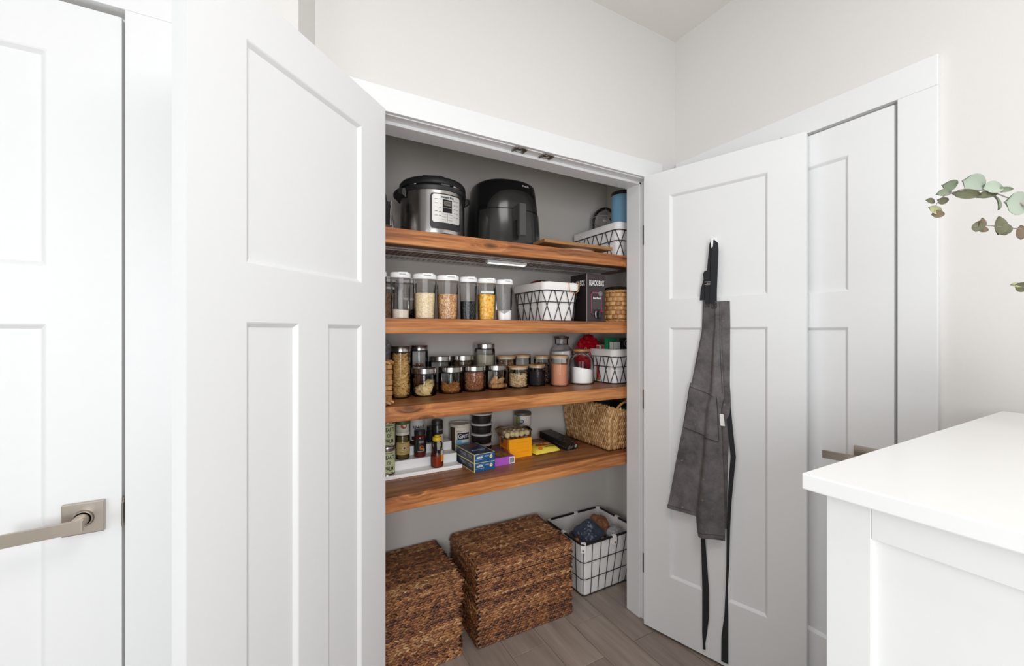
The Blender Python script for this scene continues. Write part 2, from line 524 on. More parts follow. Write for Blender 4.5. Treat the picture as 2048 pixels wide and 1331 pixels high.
fl = struct('floor', B().box(-2.6, 2.0, -3.0, 2.05, -0.04, -0.0045), M['groove'])
rp = random.Random(3)
for k in range(-14, 6):
    x0 = 1.0055 + 0.1675 * k
    y = 2.02 - rp.uniform(0.0, 1.1)
    if k == 1: y = 1.523
    ys = [2.04, y]
    while y > -0.6:
        y -= 1.2; ys.append(y)
    for a, b_ in zip(ys, ys[1:]):
        if a - b_ < 0.05: continue
        g = 0.0011
        bb = B()
        w2, l2 = 0.1675 / 2 - g, (a - b_) / 2 - g
        bb.loft([[(-w2, -l2, -0.010), (w2, -l2, -0.010), (w2, l2, -0.010), (-w2, l2, -0.010)],
                 [(-w2, -l2, -0.0012), (w2, -l2, -0.0012), (w2, l2, -0.0012), (-w2, l2, -0.0012)],
                 [(-w2 + .0012, -l2 + .0012, 0), (w2 - .0012, -l2 + .0012, 0), (w2 - .0012, l2 - .0012, 0), (-w2 + .0012, l2 - .0012, 0)]])
        obj('plank', bb, M['plank'], fl, loc=(x0 + 0.1675 / 2, (a + b_) / 2, 0))

struct('ceiling', B().box(-2.6, 2.0, -3.0, 2.1, HC, HC + 0.08), M['ceil'])
# pantry wall with its opening
w = B()
w.box(0.096, JL - 0.0121, YP, 1.495, 0, HC); w.box(JR + 0.0121, 1.90, YP, 1.495, 0, HC); w.box(JL - 0.0121, JR + 0.0121, YP, 1.495, JT + 0.0121, HC)
struct('wall_front', w, M['paint'])
w = B()
lo = [(0.047, 1.246), (0.0958, 1.3805), (0.0958, 1.50), (-0.06, 1.50), (-0.06, 1.246)]
w.loft([[(x, y, 0) for x, y in lo], [(x, y, HC) for x, y in lo]])
struct('wall_return', w, M['paint'])
w = B()
D1L, D1R = -1.068, -0.302                 # left door's opening
w.box(-2.6, D1L, 1.246, 1.36, 0, HC); w.box(D1R + 0.006, -0.06, 1.246, 1.36, 0, HC); w.box(D1L, D1R + 0.006, 1.246, 1.36, 2.049, HC); w.box(D1L, D1R + 0.006, 1.34, 1.36, 0, 2.049)
struct('wall_left', w, M['paint'])
D4A, D4B = 0.5475, 1.265                  # right wall door's opening (y)
w = B()
w.box(XR, 1.764, -3.0, D4A - 0.006, 0, HC); w.box(XR, 1.764, D4B, YP, 0, HC); w.box(XR, 1.764, D4A - 0.006, D4B, 2.049, HC); w.box(1.745, 1.764, D4A - 0.006, D4B, 0, 2.049)
struct('wall_right', w, M['paint'])
struct('pantry_bounce_ceiling', B().box(XIL, XI, 1.495, YB, 2.275, 2.34), M['pantrypaint'])  # unseen low ceiling, added to bounce light onto the top shelf's wall
struct('wall_pantry_back', B().box(0.0, 1.9, YB, 2.06, 0, HC), M['pantrypaint'])
struct('wall_pantry_right', B().box(XI, 1.9, 1.495, YB, 0, HC), M['pantrypaint'])
struct('wall_pantry_left', B().box(0.0, XIL, 1.50, YB, 0, HC), M['pantrypaint'])

# casings and jambs
t1 = B()
cw = 0.084
t1.box(JL - cw, JL - 0.004, YP - 0.018, YP, 0, 2.041, 0.0015)
t1.box(JR + 0.004, JR + cw, YP - 0.018, YP, 0, 2.041, 0.0015)
t1.box(JL - cw, JR + cw, YP - 0.0185, YP, 2.041, 2.120, 0.0015)
struct('trim_1', t1, M['trim'])
t2 = B()                                    # jamb lining with the door stops
t2.box(JL - 0.012, JL, YP - 0.003, 1.4965, 0, JT); t2.box(JR, JR + 0.012, YP - 0.003, 1.4965, 0, JT)
t2.box(JL - 0.012, JR + 0.012, YP - 0.003, 1.4965, JT, JT + 0.012)
st = 0.0115
t2.box(JL, JL + st, 1.415, 1.4965, 0, JT, 0.002); t2.box(JR - st, JR, 1.415, 1.4965, 0, JT, 0.002); t2.box(JL, JR, 1.415, 1.4965, JT - st, JT, 0.002)
jamb = struct('trim_2', t2, M['trim'])
for i, x in enumerate((0.809, 0.933)):     # ball-catch strikes under the head jamb
    cpl = B().box(x - 0.026, x + 0.026, 1.370, 1.408, JT - 0.003, JT, 0.001)
    cpl.box(x - 0.026, x - 0.019, 1.370, 1.408, JT - 0.006, JT - 0.003); cpl.box(x + 0.019, x + 0.026, 1.370, 1.408, JT - 0.006, JT - 0.003)
    plate = obj('catch_plate', cpl, M['hinge'], jamb)
    plate['label'] = 'small metal catch plate under the door head'
    obj('socket', B().lathe([(0.009, JT - 0.0045), (0.012, JT - 0.0035), (0.012, JT - 0.003)], 20, x, 1.389), M['chrome'], plate, True)
t3 = B()
t3.box(D1R + 0.006, D1R + 0.097, 1.228, 1.246, 0, 2.049, 0.0015); t3.box(D1L - 0.097, D1L - 0.006, 1.228, 1.246, 0, 2.049, 0.0015)
t3.box(D1L - 0.097, D1R + 0.097, 1.2275, 1.246, 2.049, 2.139, 0.0015)
t3.box(D1R, D1R + 0.006, 1.268, 1.34, 0, 2.049); t3.box(D1L - 0.006, D1L, 1.236, 1.34, 0, 2.049); t3.box(D1L, D1R, 1.268, 1.34, 2.042, 2.0488)
struct('trim_3', t3, M['trim'])
t4 = B()
t4.box(XR - 0.018, XR, D4A - 0.097, D4A - 0.006, 0, 2.049, 0.0015); t4.box(XR - 0.018, XR, D4B + 0.006, D4B + 0.097, 0, 2.049, 0.0015)
t4.box(XR - 0.0185, XR, D4A - 0.097, D4B + 0.097, 2.049, 2.139, 0.0015)
t4.box(XR + 0.012, 1.745, D4A - 0.006, D4A, 0, 2.049); t4.box(XR - 0.010, 1.745, D4B, D4B + 0.006, 0, 2.049); t4.box(XR + 0.012, 1.745, D4A, D4B, 2.042, 2.0488)
struct('trim_4', t4, M['trim'])

# ------------------------------------------------------------------ doors: three-panel slab, panels sunk both sides
def make_door(name, W, label, loc, rz):
    T, Hd = 0.035, 2.029
    u1 = 0.1188; s1, s2 = W / 2 - 0.0495, W / 2 + 0.0495
    za, zb, zc, zd = 1.9195, 1.4644, 1.344, 0.2596
    f = B()
    f.box(0, u1, 0, T, 0, Hd); f.box(W - u1, W, 0, T, 0, Hd)
    f.box(u1, W - u1, 0, T, za, Hd); f.box(u1, W - u1, 0, T, zc, zb); f.box(u1, W - u1, 0, T, 0, zd)
    f.box(s1, s2, 0, T, zd, zc)
    d = struct(name, f, M['trim'], loc=loc, rot=(0, 0, rz), label=label)
    for (x0, x1, z0, z1) in ((u1, W - u1, zb, za), (u1, s1, zd, zc), (s2, W - u1, zd, zc)):
        p = B()
        i, dp = 0.0105, 0.0085
        for y, q in ((0.0, 1), (T, -1)):
            o_ = [(x0, y, z0), (x1, y, z0), (x1, y, z1), (x0, y, z1)]
            m_ = [(x0 + .003, y + q * .0015, z0 + .003), (x1 - .003, y + q * .0015, z0 + .003), (x1 - .003, y + q * .0015, z1 - .003), (x0 + .003, y + q * .0015, z1 - .003)]
            n_ = [(x0 + i, y + q * dp, z0 + i), (x1 - i, y + q * dp, z0 + i), (x1 - i, y + q * dp, z1 - i), (x0 + i, y + q * dp, z1 - i)]
            p.loft([o_, m_, n_], cap0=False, cap1=True)
        obj('panel', p, M['trim'], d)
    return d

def lever(d, x, z):
    """square rose, round neck and flat lever pointing to local -x"""
    h = obj('door_handle', B().box(x - 0.034, x + 0.034, -0.009, 0, z - 0.034, z + 0.034, 0.002), M['nickel'], d)
    n = B()
    for r0, r1, y0, y1 in ((0.0185, 0.0165, -0.009, -0.013), (0.0145, 0.0145, -0.011, -0.013), (0.0125, 0.0125, -0.013, -0.056)):
        n.loft([[(x + r * cos(a * pi / 14), y, z + r * sin(a * pi / 14)) for a in range(28)] for r, y in ((r0, y0), (r1, y1))])
    obj('neck', n, M['nickel'], h, True)
    l = B()
    prof = lambda xx, hh, t: [(xx, -0.050 - t, z - hh), (xx, -0.050, z - hh), (xx, -0.050, z + hh), (xx, -0.050 - t, z + hh)]
    l.loft([prof(x + 0.0115, 0.0115, 0.010), prof(x + 0.0135, 0.0105, 0.0095)][::-1] + [prof(x - 0.03, 0.0122, 0.010), prof(x - 0.075, 0.0128, 0.008), prof(x - 0.0995, 0.0130, 0.0068), prof(x - 0.1035, 0.0130, 0.0066), prof(x - 0.1048, 0.0120, 0.0055)])
    ca, sa = cos(radians(3.2)), sin(radians(3.2))
    l.map(lambda X, Y, Z: (x + (X - x) * ca - (Z - z) * sa * 0, Y, z + (Z - z) * ca + (X - x) * sa))
    obj('lever', l, M['nickel'], h)
    return h

HZ = (1.787, 1.024, 0.263)
d1 = make_door('door_1', 0.760, 'closed white three panel door with nickel lever, at the left edge', (-1.065, 1.244, 0.009), 0)
lever(d1, 0.760 - 0.0605, 0.926)
ltc = B()
ltc.loft([[(0.7618 + dx, y, z) for dx, y in ((0, 0.016), (0.0016, 0.016), (0.0052, -0.0175), (0.0022, -0.0195), (0, -0.006))] for z, w_ in ((0.899, 0), (0.949, 0))])
ltc.box(0.7618, 0.7634, -0.001, 0.018, 0.892, 0.956)
obj('strike_lip', ltc, M['nickel'], d1)
d2 = make_door('door_2', 0.6123, 'tall white pantry door standing open, nearest the camera', (-0.1406, 0.9213, 0.012), radians(44.58))
d3 = make_door('door_3', 0.6123, 'white pantry door standing open with an apron hung on it', (1.4491, 1.3652, 0.012), radians(-73.85))
for z in HZ:                               # hinge leaves on the right jamb with their knuckles
    hb = B().box(1.4815, 1.4832, 1.366, 1.404, z - 0.045, z + 0.045)
    hb.lathe([(0.006, z - 0.046), (0.006, z + 0.046)], 12, 1.4795, 1.3605)
    ho = obj('hinge', hb, M['hinge'], None, 30)
    ho.parent = d3; ho.matrix_parent_inverse = (Matrix.Translation((1.4491, 1.3652, 0.012)) @ Matrix.Rotation(radians(-73.85), 4, 'Z')).inverted()
obj('ball_catch', B().lathe([(0.011, 2.029), (0.011, 2.0305), (0.006, 2.0315), (0.005, 2.036), (0.0, 2.038)], 16, 0.535, 0.0175), M['hinge'], d3, True)
obj('ball_catch', B().lathe([(0.011, 2.029), (0.011, 2.0305), (0.006, 2.0315), (0.005, 2.036), (0.0, 2.038)], 16, 0.07, 0.0175), M['hinge'], d2, True)
d4 = make_door('door_4', 0.7125, 'closed white three panel door in the right wall behind the counter', (1.660, 1.2625, 0.009), radians(-90))
lever(d4, 0.7125 - 0.0665, 0.921)

# ------------------------------------------------------------------ shelves
ZS = (1.709, 1.385, 1.068, 0.745)          # tops
YF = 1.512
names = ('top', 'second', 'third', 'fourth')
for i, zt in enumerate(ZS):
    t = thing('wooden_shelf', 'thick stained pine shelf, %s from the top of the pantry' % ('topmost' if i == 0 else names[i]), 'shelf',
              ((XIL + XI) / 2, YF, zt), group='stained pine pantry shelves')
    hw = (XI - XIL) / 2 - 0.002
    dep = YB - YF - 0.002
    fz = -0.055
    bx = 0.0
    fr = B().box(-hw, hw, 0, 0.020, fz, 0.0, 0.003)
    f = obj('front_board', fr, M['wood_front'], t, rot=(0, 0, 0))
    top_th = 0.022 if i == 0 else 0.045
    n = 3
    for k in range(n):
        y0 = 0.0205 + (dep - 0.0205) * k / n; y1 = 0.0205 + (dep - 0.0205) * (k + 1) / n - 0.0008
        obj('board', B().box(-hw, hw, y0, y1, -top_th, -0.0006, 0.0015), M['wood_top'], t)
    if i:                                  # underside
        obj('underside', B().box(-hw, hw, 0.0205, dep, -0.052, -0.0455), M['wood_top'], t)

# wire rack fixed under the top shelf, with its slim light bar
t = thing('wire_rack', 'coated wire rack fixed under the topmost wooden shelf', 'rack', (0, 0, 1.672))
wr = B()
for y in (1.70, 1.72, 1.86, 1.95):
    wr.tube([(XIL + .01, y, 0 if y > 1.71 else 0.004), (1.625, y, 0 if y > 1.71 else 0.004)], 0.0032, 5)
obj('rail', wr, M['wirewhite'], t, True)
wr = B()
x = XIL + 0.02
while x < 1.62:
    wr.tube([(x, 1.70, 0.006), (x, 1.955, 0.006)], 0.0021, 4); x += 0.0254
cw_ = obj('cross_wires', wr, M['wirewhite'], t, True); cw_['kind'] = 'stuff'
t = thing('light_bar', 'slim white light bar stuck under the top wire rack', 'lamp', (0.94, 1.735, 1.668))
obj('body', B().box(-0.105, 0.105, -0.014, 0.014, -0.013, 0, 0.003), M['whiteplastic'], t)
m_, nt_, p_ = newmat('lit_diffuser')
p_.inputs['Base Color'].default_value = (0.9, 0.9, 0.88, 1)
p_.inputs['Emission Color'].default_value = (1.0, 0.97, 0.92, 1); p_.inputs['Emission Strength'].default_value = 0.75
obj('diffuser', B().box(-0.098, 0.098, -0.011, 0.011, -0.0155, -0.013, 0.001), m_, t)

# ------------------------------------------------------------------ counter
t = thing('kitchen_counter', 'white cabinet with a shaker end panel standing in front of the right wall', 'cabinet', (0.675, 0.298, 0))
ZT = 1.135
cb = B()
cb.box(0.023, 0.90, -1.398, -0.0125, 0.0, ZT - 0.024)
obj('body', cb, M['cabinet'], t)
def frame_piece(name, y0, y1, z0, z1):
    obj(name, B().box(0, 0.022, y0, y1, z0, z1, 0.001), M['cabinet'], t)
frame_piece('stile', -0.051, 0, 0, ZT - 0.0232)
frame_piece('stile', -0.80, -0.749, 0, ZT - 0.0232)
frame_piece('rail', -0.749, -0.051, ZT - 0.0695, ZT - 0.0232)
frame_piece('rail', -0.749, -0.051, 0, 0.09)
obj('side_panel', B().box(0.012, 0.022, -0.749, -0.051, 0.09, ZT - 0.0695), M['cabinet'], t)
obj('side_panel', B().box(0.022, 0.90, -0.012, 0.0, 0, ZT - 0.0232), M['cabinet'], t)
ct = B().box(0.650, 1.600, -1.15, 0.318, ZT - 0.0228, ZT, 0.002)
tag(obj('countertop', ct, M['counter']), 'white quartz countertop with a square corner at right foreground', 'countertop')

# ------------------------------------------------------------------ top shelf
Z1, Z2, Z3, Z4 = ZS
# blender base, mostly behind the left door
t = thing('blender', 'silver and black blender base half hidden at the left end of the top shelf', 'blender', (0.285, 1.68, Z1))
b = B()
b.loft([[(x, y, 0) for x, y in rrect(0.20, 0.19, 0.03)], [(x, y, 0.012) for x, y in rrect(0.205, 0.195, 0.03)], [(x, y, 0.105) for x, y in rrect(0.185, 0.175, 0.03)], [(x, y, 0.124) for x, y in rrect(0.16, 0.15, 0.03)]])
obj('body', b, M['steel'], t, True)
b = B().box(-0.078, 0.078, -0.1015, -0.094, 0.022, 0.112, 0.003)
fp = obj('front_panel', b, M['blackgloss'], t)
obj('panel_frame', B().tube([(-0.082, -0.1005, 0.116), (-0.084, -0.103, 0.02), (0.084, -0.103, 0.02), (0.082, -0.1005, 0.116)], 0.004, 6), M['chrome'], fp, True)
obj('jar_collar', B().lathe([(0.062, 0.122), (0.066, 0.128), (0.062, 0.162), (0.056, 0.166)], 28, 0.0), M['black'], t, True, loc=(0.022, 0, 0))
obj('jar', B().lathe([(0.05, 0.166), (0.062, 0.30), (0.066, 0.32)], 24, 0.0, cap0=False, cap1=False), M['plastic'], t, True, loc=(0.01, 0, 0))

# pressure cooker
t = thing('pressure_cooker', 'round stainless pressure cooker with black domed lid and silver control panel', 'pressure cooker', (0.568, 1.702, Z1))
obj('base_ring', B().lathe([(0.122, 0), (0.132, 0.004), (0.134, 0.016), (0.128, 0.018)], 48), M['black'], t, True)
obj('body', B().lathe([(0.1315, 0.016), (0.1325, 0.03), (0.1325, 0.186), (0.128, 0.19)], 64), M['steel'], t, True)
obj('rim', B().lathe([(0.128, 0.184), (0.137, 0.186), (0.139, 0.200), (0.134, 0.206)], 48), M['black'], t, True)
lid = obj('lid', B().lathe([(0.134, 0.209), (0.1375, 0.213), (0.1365, 0.228), (0.130, 0.237), (0.112, 0.243), (0.07, 0.247), (0.0, 0.248)], 48), M['black'], t, True)
for a0 in (-62, -5, 18):
    b = B(); b.tube([(0.1345 * sin(radians(a0 + k * 2.2)), -0.1345 * cos(radians(a0 + k * 2.2)), 0.2075) for k in range(8)], 0.0026, 5)
    obj('locking_tab', b, M['chrome'], lid, True)
b = B()
b.loft([[(x, y, z) for x, z in ((-0.050, 0.240), (0.078, 0.240), (0.070, 0.262), (0.040, 0.275), (-0.034, 0.278), (-0.046, 0.272))] for y in (-0.026, 0.026)])
obj('handle', b, M['black'], lid, rot=(0, 0, radians(-28)))
for sgn in (-1, 1):                        # carrying ears
    b = B()
    secs = []
    for x, hw, z0, z1 in ((0.126, 0.050, 0.160, 0.196), (0.140, 0.046, 0.172, 0.196), (0.154, 0.036, 0.178, 0.195), (0.160, 0.020, 0.182, 0.192)):
        secs.append([(sgn * x, -hw, z0), (sgn * x, hw, z0), (sgn * x, hw, z1), (sgn * x, -hw, z1)])
    obj('side_handle', b.loft(secs), M['black'], t)
RB = 0.1325
def cyl_patch(a0, a1, z0, z1, R0, R1, n=14, r=0.0):
    """curved slab on a cylinder between two angles (deg from -Y)"""
    b = B(); secs = []
    for i in range(n + 1):
        a = radians(a0 + (a1 - a0) * i / n)
        e = 0.0
        if r:
            d = min(i, n - i) / n * abs(radians(a1 - a0)) * R1
            e = r - math.sqrt(max(0, r * r - max(0, r - d) ** 2)) if d < r else 0
        secs.append([(R * sin(a), -R * cos(a), z) for R, z in ((R0, z0 + e), (R1, z0 + e), (R1, z1 - e), (R0, z1 - e))])
    return b.loft(secs)
cp = obj('control_panel', cyl_patch(-23, 34, 0.032, 0.170, RB - 0.002, RB + 0.006, 22, 0.012), M['black'], t, 50)
face = plain('silver_panel', (0.66, 0.65, 0.63, 1), 0.35, 0.35, gcol=0.02)
obj('panel_face', cyl_patch(-19.5, 30.5, 0.056, 0.165, RB + 0.005, RB + 0.0075, 20, 0.006), face, cp, 50)
dsp = obj('display', cyl_patch(-2.5, 13.5, 0.096, 0.147, RB + 0.007, RB + 0.0086, 8), M['blackgloss'], cp)
obj('display_window', cyl_patch(-0.5, 11.5, 0.123, 0.141, RB + 0.0083, RB + 0.0092, 6), C(120, 112, 106, 0.3), cp)
RP = RB + 0.0078
art(lambda: text_b('Instant Pot', 0.0125, bold=0.0004), on_cyl(RP, 0.096, 0.1555), M['ink'], cp)
art(lambda: text_b('0000', 0.017, sx=1.1), on_cyl(RB + 0.0095, 0.096, 0.132), C(60, 54, 50), cp)
art(lambda: text_b('Less Normal More', 0.0042), on_cyl(RB + 0.0088, 0.096, 0.114), M['whiteink'], cp)
b = B()
for k, z in enumerate((0.146, 0.130, 0.114, 0.098, 0.082)):
    for a, wd in ((-13, 0.012), (-7, 0.007), (18.5, 0.009), (24.5, 0.011)):
        b2 = flat_rect(wd, 0.0013, 3); b2.map(on_cyl(RP + .0006, radians(a), z)); b.add(b2.v, b2.f)
for z in (0.089, 0.078, 0.067):
    for a in (0, 11):
        b2 = flat_rect(0.016, 0.0009, 3); b2.map(on_cyl(RP + .0006, radians(a), z)); b.add(b2.v, b2.f)
b2 = flat_rect(0.0009, 0.034, 1); b2.map(on_cyl(RP + .0006, 0.096, 0.077)); b.add(b2.v, b2.f)
obj('key_marks', b, M['ink'], cp)

# air fryer
t = thing('air_fryer', 'glossy black egg shaped air fryer with a front drawer and upright handle', 'air fryer', (0.931, 1.762, Z1), radians(-4))
def fr(k):
    return [(a * k, c * k) for a, c in ((0.164, 0), (0.1, 0))]
b = B()
prof = [(0.154, 0.0), (0.166, 0.006), (0.1685, 0.03), (0.166, 0.11), (0.159, 0.20), (0.1515, 0.260), (0.1475, 0.288), (0.143, 0.300), (0.131, 0.308), (0.09, 0.3125), (0.0, 0.314)]
b.lathe(prof, 72, e=2.35)
obj('body', b, M['blackgloss'], t, True)
def shell_pt(a, z, out):
    """point on the body at angle a (from -Y) and height z, pushed out"""
    for (r0, z0), (r1, z1) in zip(prof, prof[1:]):
        if z0 <= z <= z1:
            r = r0 + (r1 - r0) * (z - z0) / (z1 - z0); break
    c, d = sin(a), -cos(a)
    k = (abs(c) ** 2.35 + abs(d) ** 2.35) ** (-1 / 2.35)
    return ((r * k + out) * c, (r * k + out) * d, z)
def shell_patch(a0, a1, zlo, zhi, out, n=16, m=6):
    """zlo, zhi are functions of the fraction across"""
    b = B()
    for o_ in (out, -0.004):
        pass
    secs = []
    for i in range(n + 1):
        f_ = i / n; a = radians(a0 + (a1 - a0) * f_)
        lo_, hi_ = zlo(f_), zhi(f_)
        pts = [shell_pt(a, lo_, -0.004)] + [shell_pt(a, lo_ + (hi_ - lo_) * j / m, out) for j in range(m + 1)] + [shell_pt(a, hi_, -0.004)]
        secs.append(pts)
    return b.loft(secs)
dr = obj('drawer', shell_patch(-60, 60, lambda f: 0.018, lambda f: 0.166, 0.004, 30), M['graygloss'], t, 40)
obj('front_arch', shell_patch(-47, 47, lambda f: 0.171, lambda f: 0.172 + 0.084 * max(0, 1 - abs(2 * f - 1) ** 2.6) ** 0.6, 0.0025, 28), M['graygloss'], t, 40)
hp = B()
hp.loft([[(x, y, z) for x, y in ((-0.017, -0.154), (0.017, -0.154), (0.014, -0.210), (-0.014, -0.210))] for z in (0.116, 0.178)])
hd = obj('handle', hp, M['greymat'], dr)
b = B()
b.loft([[(-0.017 + e, y, z0), (0.017 - e, y, z0), (0.017 - e, y, z1), (-0.017 + e, y, z1)] for y, z0, z1, e in ((-0.200, 0.044, 0.180, 0.0), (-0.216, 0.038, 0.182, 0.0), (-0.221, 0.042, 0.178, 0.003))])
obj('grip', b, M['greymat'], hd)
b = text_b('PHILIPS', 0.011, bold=0.0003)
b.map(lambda x, y, z: shell_pt(radians(20) + x / 0.142, 0.281 + y, 0.001))
obj('lettering', b, C(190, 186, 180, 0.4), t)

# cutting board on a pale oval board
t = thing('serving_board', 'thin pale pink board lying under the wooden cutting board', 'board', (1.245, 1.66, Z1))
b = B()
oval = [(0.138 * cos(2 * pi * i / 40), 0.125 * sin(2 * pi * i / 40)) for i in range(40)]
b.loft([[(x * .97, y * .97, 0.0) for x, y in oval], [(x, y, 0.004) for x, y in oval], [(x, y, 0.011) for x, y in oval], [(x * .97, y * .97, 0.015) for x, y in oval]])
obj('slab', b, C(226, 190, 170, 0.55), t, True)
t = thing('cutting_board', 'wooden cutting board lying flat and jutting over the top shelf front', 'cutting board', (1.194, 1.551, Z1 + 0.0152), radians(0))
b = B().box(-0.194, 0.194, -0.049, 0.049, 0.000, 0.0155, 0.0025)
obj('board', b, M['wood_board'], t)

# ------------------------------------------------------------------ wire baskets with a cloth liner
def wire_basket(label, loc, w, d, h, flare=0.018, nx=4, ny=6, rz=0.0, group='black wire baskets with white liners'):
    t = thing('wire_basket', label, 'basket', loc, rz, group)
    rc = 0.028
    def sec(z, grow=0.0):
        k = z / h
        return [(x, y, z) for x, y in rrect(w - 2 * flare * (1 - k) + 2 * grow, d - 2 * flare * (1 - k) + 2 * grow, rc, 6)]
    b = B()
    b.loft([sec(0.004, -0.003), sec(h * 0.5, -0.0035), sec(h - 0.01, -0.003)], True, False)
    b.loft([sec(h - 0.01, -0.008), sec(h * 0.5, -0.008), sec(0.010, -0.008)], False, True)
    obj('liner', b, M['canvas'], t, True)
    b = B()
    hs = [sec(h - 0.034, 0.0045), sec(h - 0.02, 0.0055), sec(h - 0.002, 0.004), sec(h + 0.003, 0.0), sec(h - 0.002, -0.006), sec(h - 0.02, -0.009)]
    rw = random.Random(len(label))
    hs = [[(x, y, z + rw.uniform(-0.0012, 0.0012)) for x, y, z in q] for q in hs]
    b.loft(hs, False, False)
    obj('cuff', b, M['canvas'], t, True)
    wb = B()
    for z, r in ((0.0025, 0.0025), (h * 0.5, 0.0022), (h - 0.036, 0.0022)):
        wb.tube(sec(z, 0.0015), r, 6, closed=True)
    n = 2 * (nx + ny)
    zt = h - 0.036
    for k in range(n):
        for a, c in ((0.12, 0.88), (0.88, 0.12)):
            pts = []
            for j in range(7):
                f_ = j / 6
                z = 0.003 + (zt - 0.003) * (1 - f_)
                q = [(x, y) for x, y, _ in sec(z, 0.0018)]
                x, y = along(q, (k + a + (c - a) * f_) / n)
                pts.append((x, y, z))
            wb.tube(pts, 0.0021, 5)
    obj('wire_frame', wb, M['wire'], t, True)
    return t

wire_basket('white lined wire basket at the right end of the top shelf', (1.60, 1.745, Z1), 0.245, 0.365, 0.178, 0.012, 3, 5, group='black wire baskets with white liners')
# clear jug and blue canister standing in it
t = thing('measuring_jug', 'clear plastic jug leaning in the top shelf wire basket', 'jug', (1.597, 1.838, Z1 + 0.022), rot=(radians(0), radians(13), radians(20)))
b = B().lathe([(0.046, 0.0), (0.050, 0.004), (0.062, 0.16), (0.072, 0.255), (0.064, 0.295), (0.04, 0.322), (0.0, 0.332)], 32, cap0=True, cap1=False)
obj('body', b, M['plastic'], t, True)
obj('rim', B().tube([(0.0725 * cos(2 * pi * i / 28), 0.0725 * sin(2 * pi * i / 28), 0.255) for i in range(28)], 0.0022, 5, closed=True), C(150, 152, 152, 0.3), t, True)
obj('handle', B().tube([(0.058, 0, 0.30), (0.084, 0, 0.29), (0.096, 0, 0.24), (0.092, 0, 0.18), (0.060, 0, 0.13)], 0.0038, 8), M['black'], t, True)
t = thing('blue_canister', 'tall sky blue canister with black lid beside the right jamb on the top shelf', 'canister', (1.598, 1.655, Z1 + 0.012))
b = B().lathe([(0.052, 0), (0.058, 0.004), (0.058, 0.335), (0.055, 0.338)], 36)
obj('body', b, C(128, 178, 206, 0.4), t, True)
obj('lid', B().lathe([(0.0585, 0.334), (0.0595, 0.338), (0.057, 0.352), (0.046, 0.357), (0, 0.358)], 36), M['black'], t, True)

# ------------------------------------------------------------------ second shelf: pour-top food containers
def superr(a, e):
    c, s_ = abs(cos(a)), abs(sin(a))
    return (c ** e + s_ ** e) ** (-1 / e)
def food_container(label, x, y, R, fill_h, fill_mat, wobble=0.0, band=None, rz=-0.3, h=0.176, dip=0.0):
    t = thing('food_container', label, 'container', (x, y, Z2), rz, 'clear white lidded food containers on the second shelf')
    e = 3.0
    kb = 0.86
    rr = lambda z: R * (kb + (0.985 - kb) * min(1, z / (h - 0.02)))
    b = B()
    b.lathe([(rr(0) * .9, 0.0005), (rr(0), 0.004), (rr(0.07), 0.07), (rr(h - .02), h - 0.016)], 48, e=e, cap1=False)
    obj('body', b, M['plastic'], t, True)
    b = B()
    b.lathe([(R * .97, h - 0.0205), (R * 1.0, h - 0.018), (R * 1.0, h - 0.004), (R * .93, h), (0, h + .0005)], 48, e=e)
    ld = obj('lid', b, M['whiteplastic'], t, True)
    obj('flip_cap', B().box(-R * .15, R * .70, -R * 0.985, -R * .2, h - 0.0095, h + 0.0008, 0.0004), M['whiteplastic'], ld)
    obj('cap_slot', B().box(-R * .05, R * .55, -R * 1.006, -R * .97, h - 0.0085, h - 0.0062), C(150, 148, 146), ld)
    rg = random.Random(int(x * 1000))
    n = 48; secs = []
    for z in (0.0035, fill_h * .5, fill_h):
        q = []
        for i in range(n):
            a = 2 * pi * i / n
            r_ = (rr(z) - 0.002) * superr(a, e)
            zz = z
            if z == fill_h:
                zz = z + wobble * sin(2 * a + 1.0) + wobble * .6 * sin(3 * a) - dip * max(0, cos(a - 1.5 * pi + .2)) ** 6 + rg.uniform(-1, 1) * 0.0006
            q.append((r_ * cos(a), r_ * sin(a), zz))
        secs.append(q)
    b = B().loft(secs)
    obj('contents', b, fill_mat, t, True)
    if band:
        bw = R * .85
        b = flat_rect(bw * 1.6, 0.0085, 10)
        q = B(); q.add(b.v, b.f)
        q.map(lambda xx, v, w_: ((rr(band) + .0012) * superr(-pi / 2 + xx / R, e) * cos(-pi / 2 + xx / R), (rr(band) + .0012) * superr(-pi / 2 + xx / R, e) * sin(-pi / 2 + xx / R), band + v))
        obj('label_strip', q, M['paperwhite'], t)
    return t
mat_flour = plain('flour', srgb(232, 222, 206), 0.95, gcol=0.02, grain=0.2, gscale=200)
mat_white = plain('white_powder', srgb(250, 249, 247), 0.95, gcol=0.01, grain=0.15, gscale=200)
mat_rice = speckle('rice', [srgb(222, 192, 146), srgb(246, 226, 188), srgb(252, 242, 216)], 300)
mat_wheat = speckle('wheat', [srgb(150, 100, 56), srgb(212, 160, 108), srgb(240, 206, 160), srgb(186, 128, 76)], 240)
mat_bean = speckle('black_beans', [srgb(14, 15, 18), srgb(28, 30, 34), srgb(40, 42, 46)], 190, 0.25, 1.0)
mat_corn = speckle('yellow_pasta', [srgb(222, 150, 36), srgb(250, 196, 72), srgb(255, 220, 116), srgb(236, 170, 50)], 120, 0.5, 1.0)
mat_brown = speckle('brown_grain', [srgb(140, 104, 78), srgb(176, 138, 108), srgb(198, 164, 136)], 300)
food_container('clear container of brown grain cut off by the left door edge', 0.318, 1.61, 0.0385, 0.135, mat_brown)
food_container('clear container with only a low layer of pale flour', 0.409, 1.61, 0.0385, 0.036, mat_flour, 0.003)
food_container('clear container two thirds full of cream coloured rice', 0.5036, 1.61, 0.0455, 0.102, mat_rice)
food_container('clear container of tan brown wheat grain', 0.599, 1.61, 0.0455, 0.101, mat_wheat)
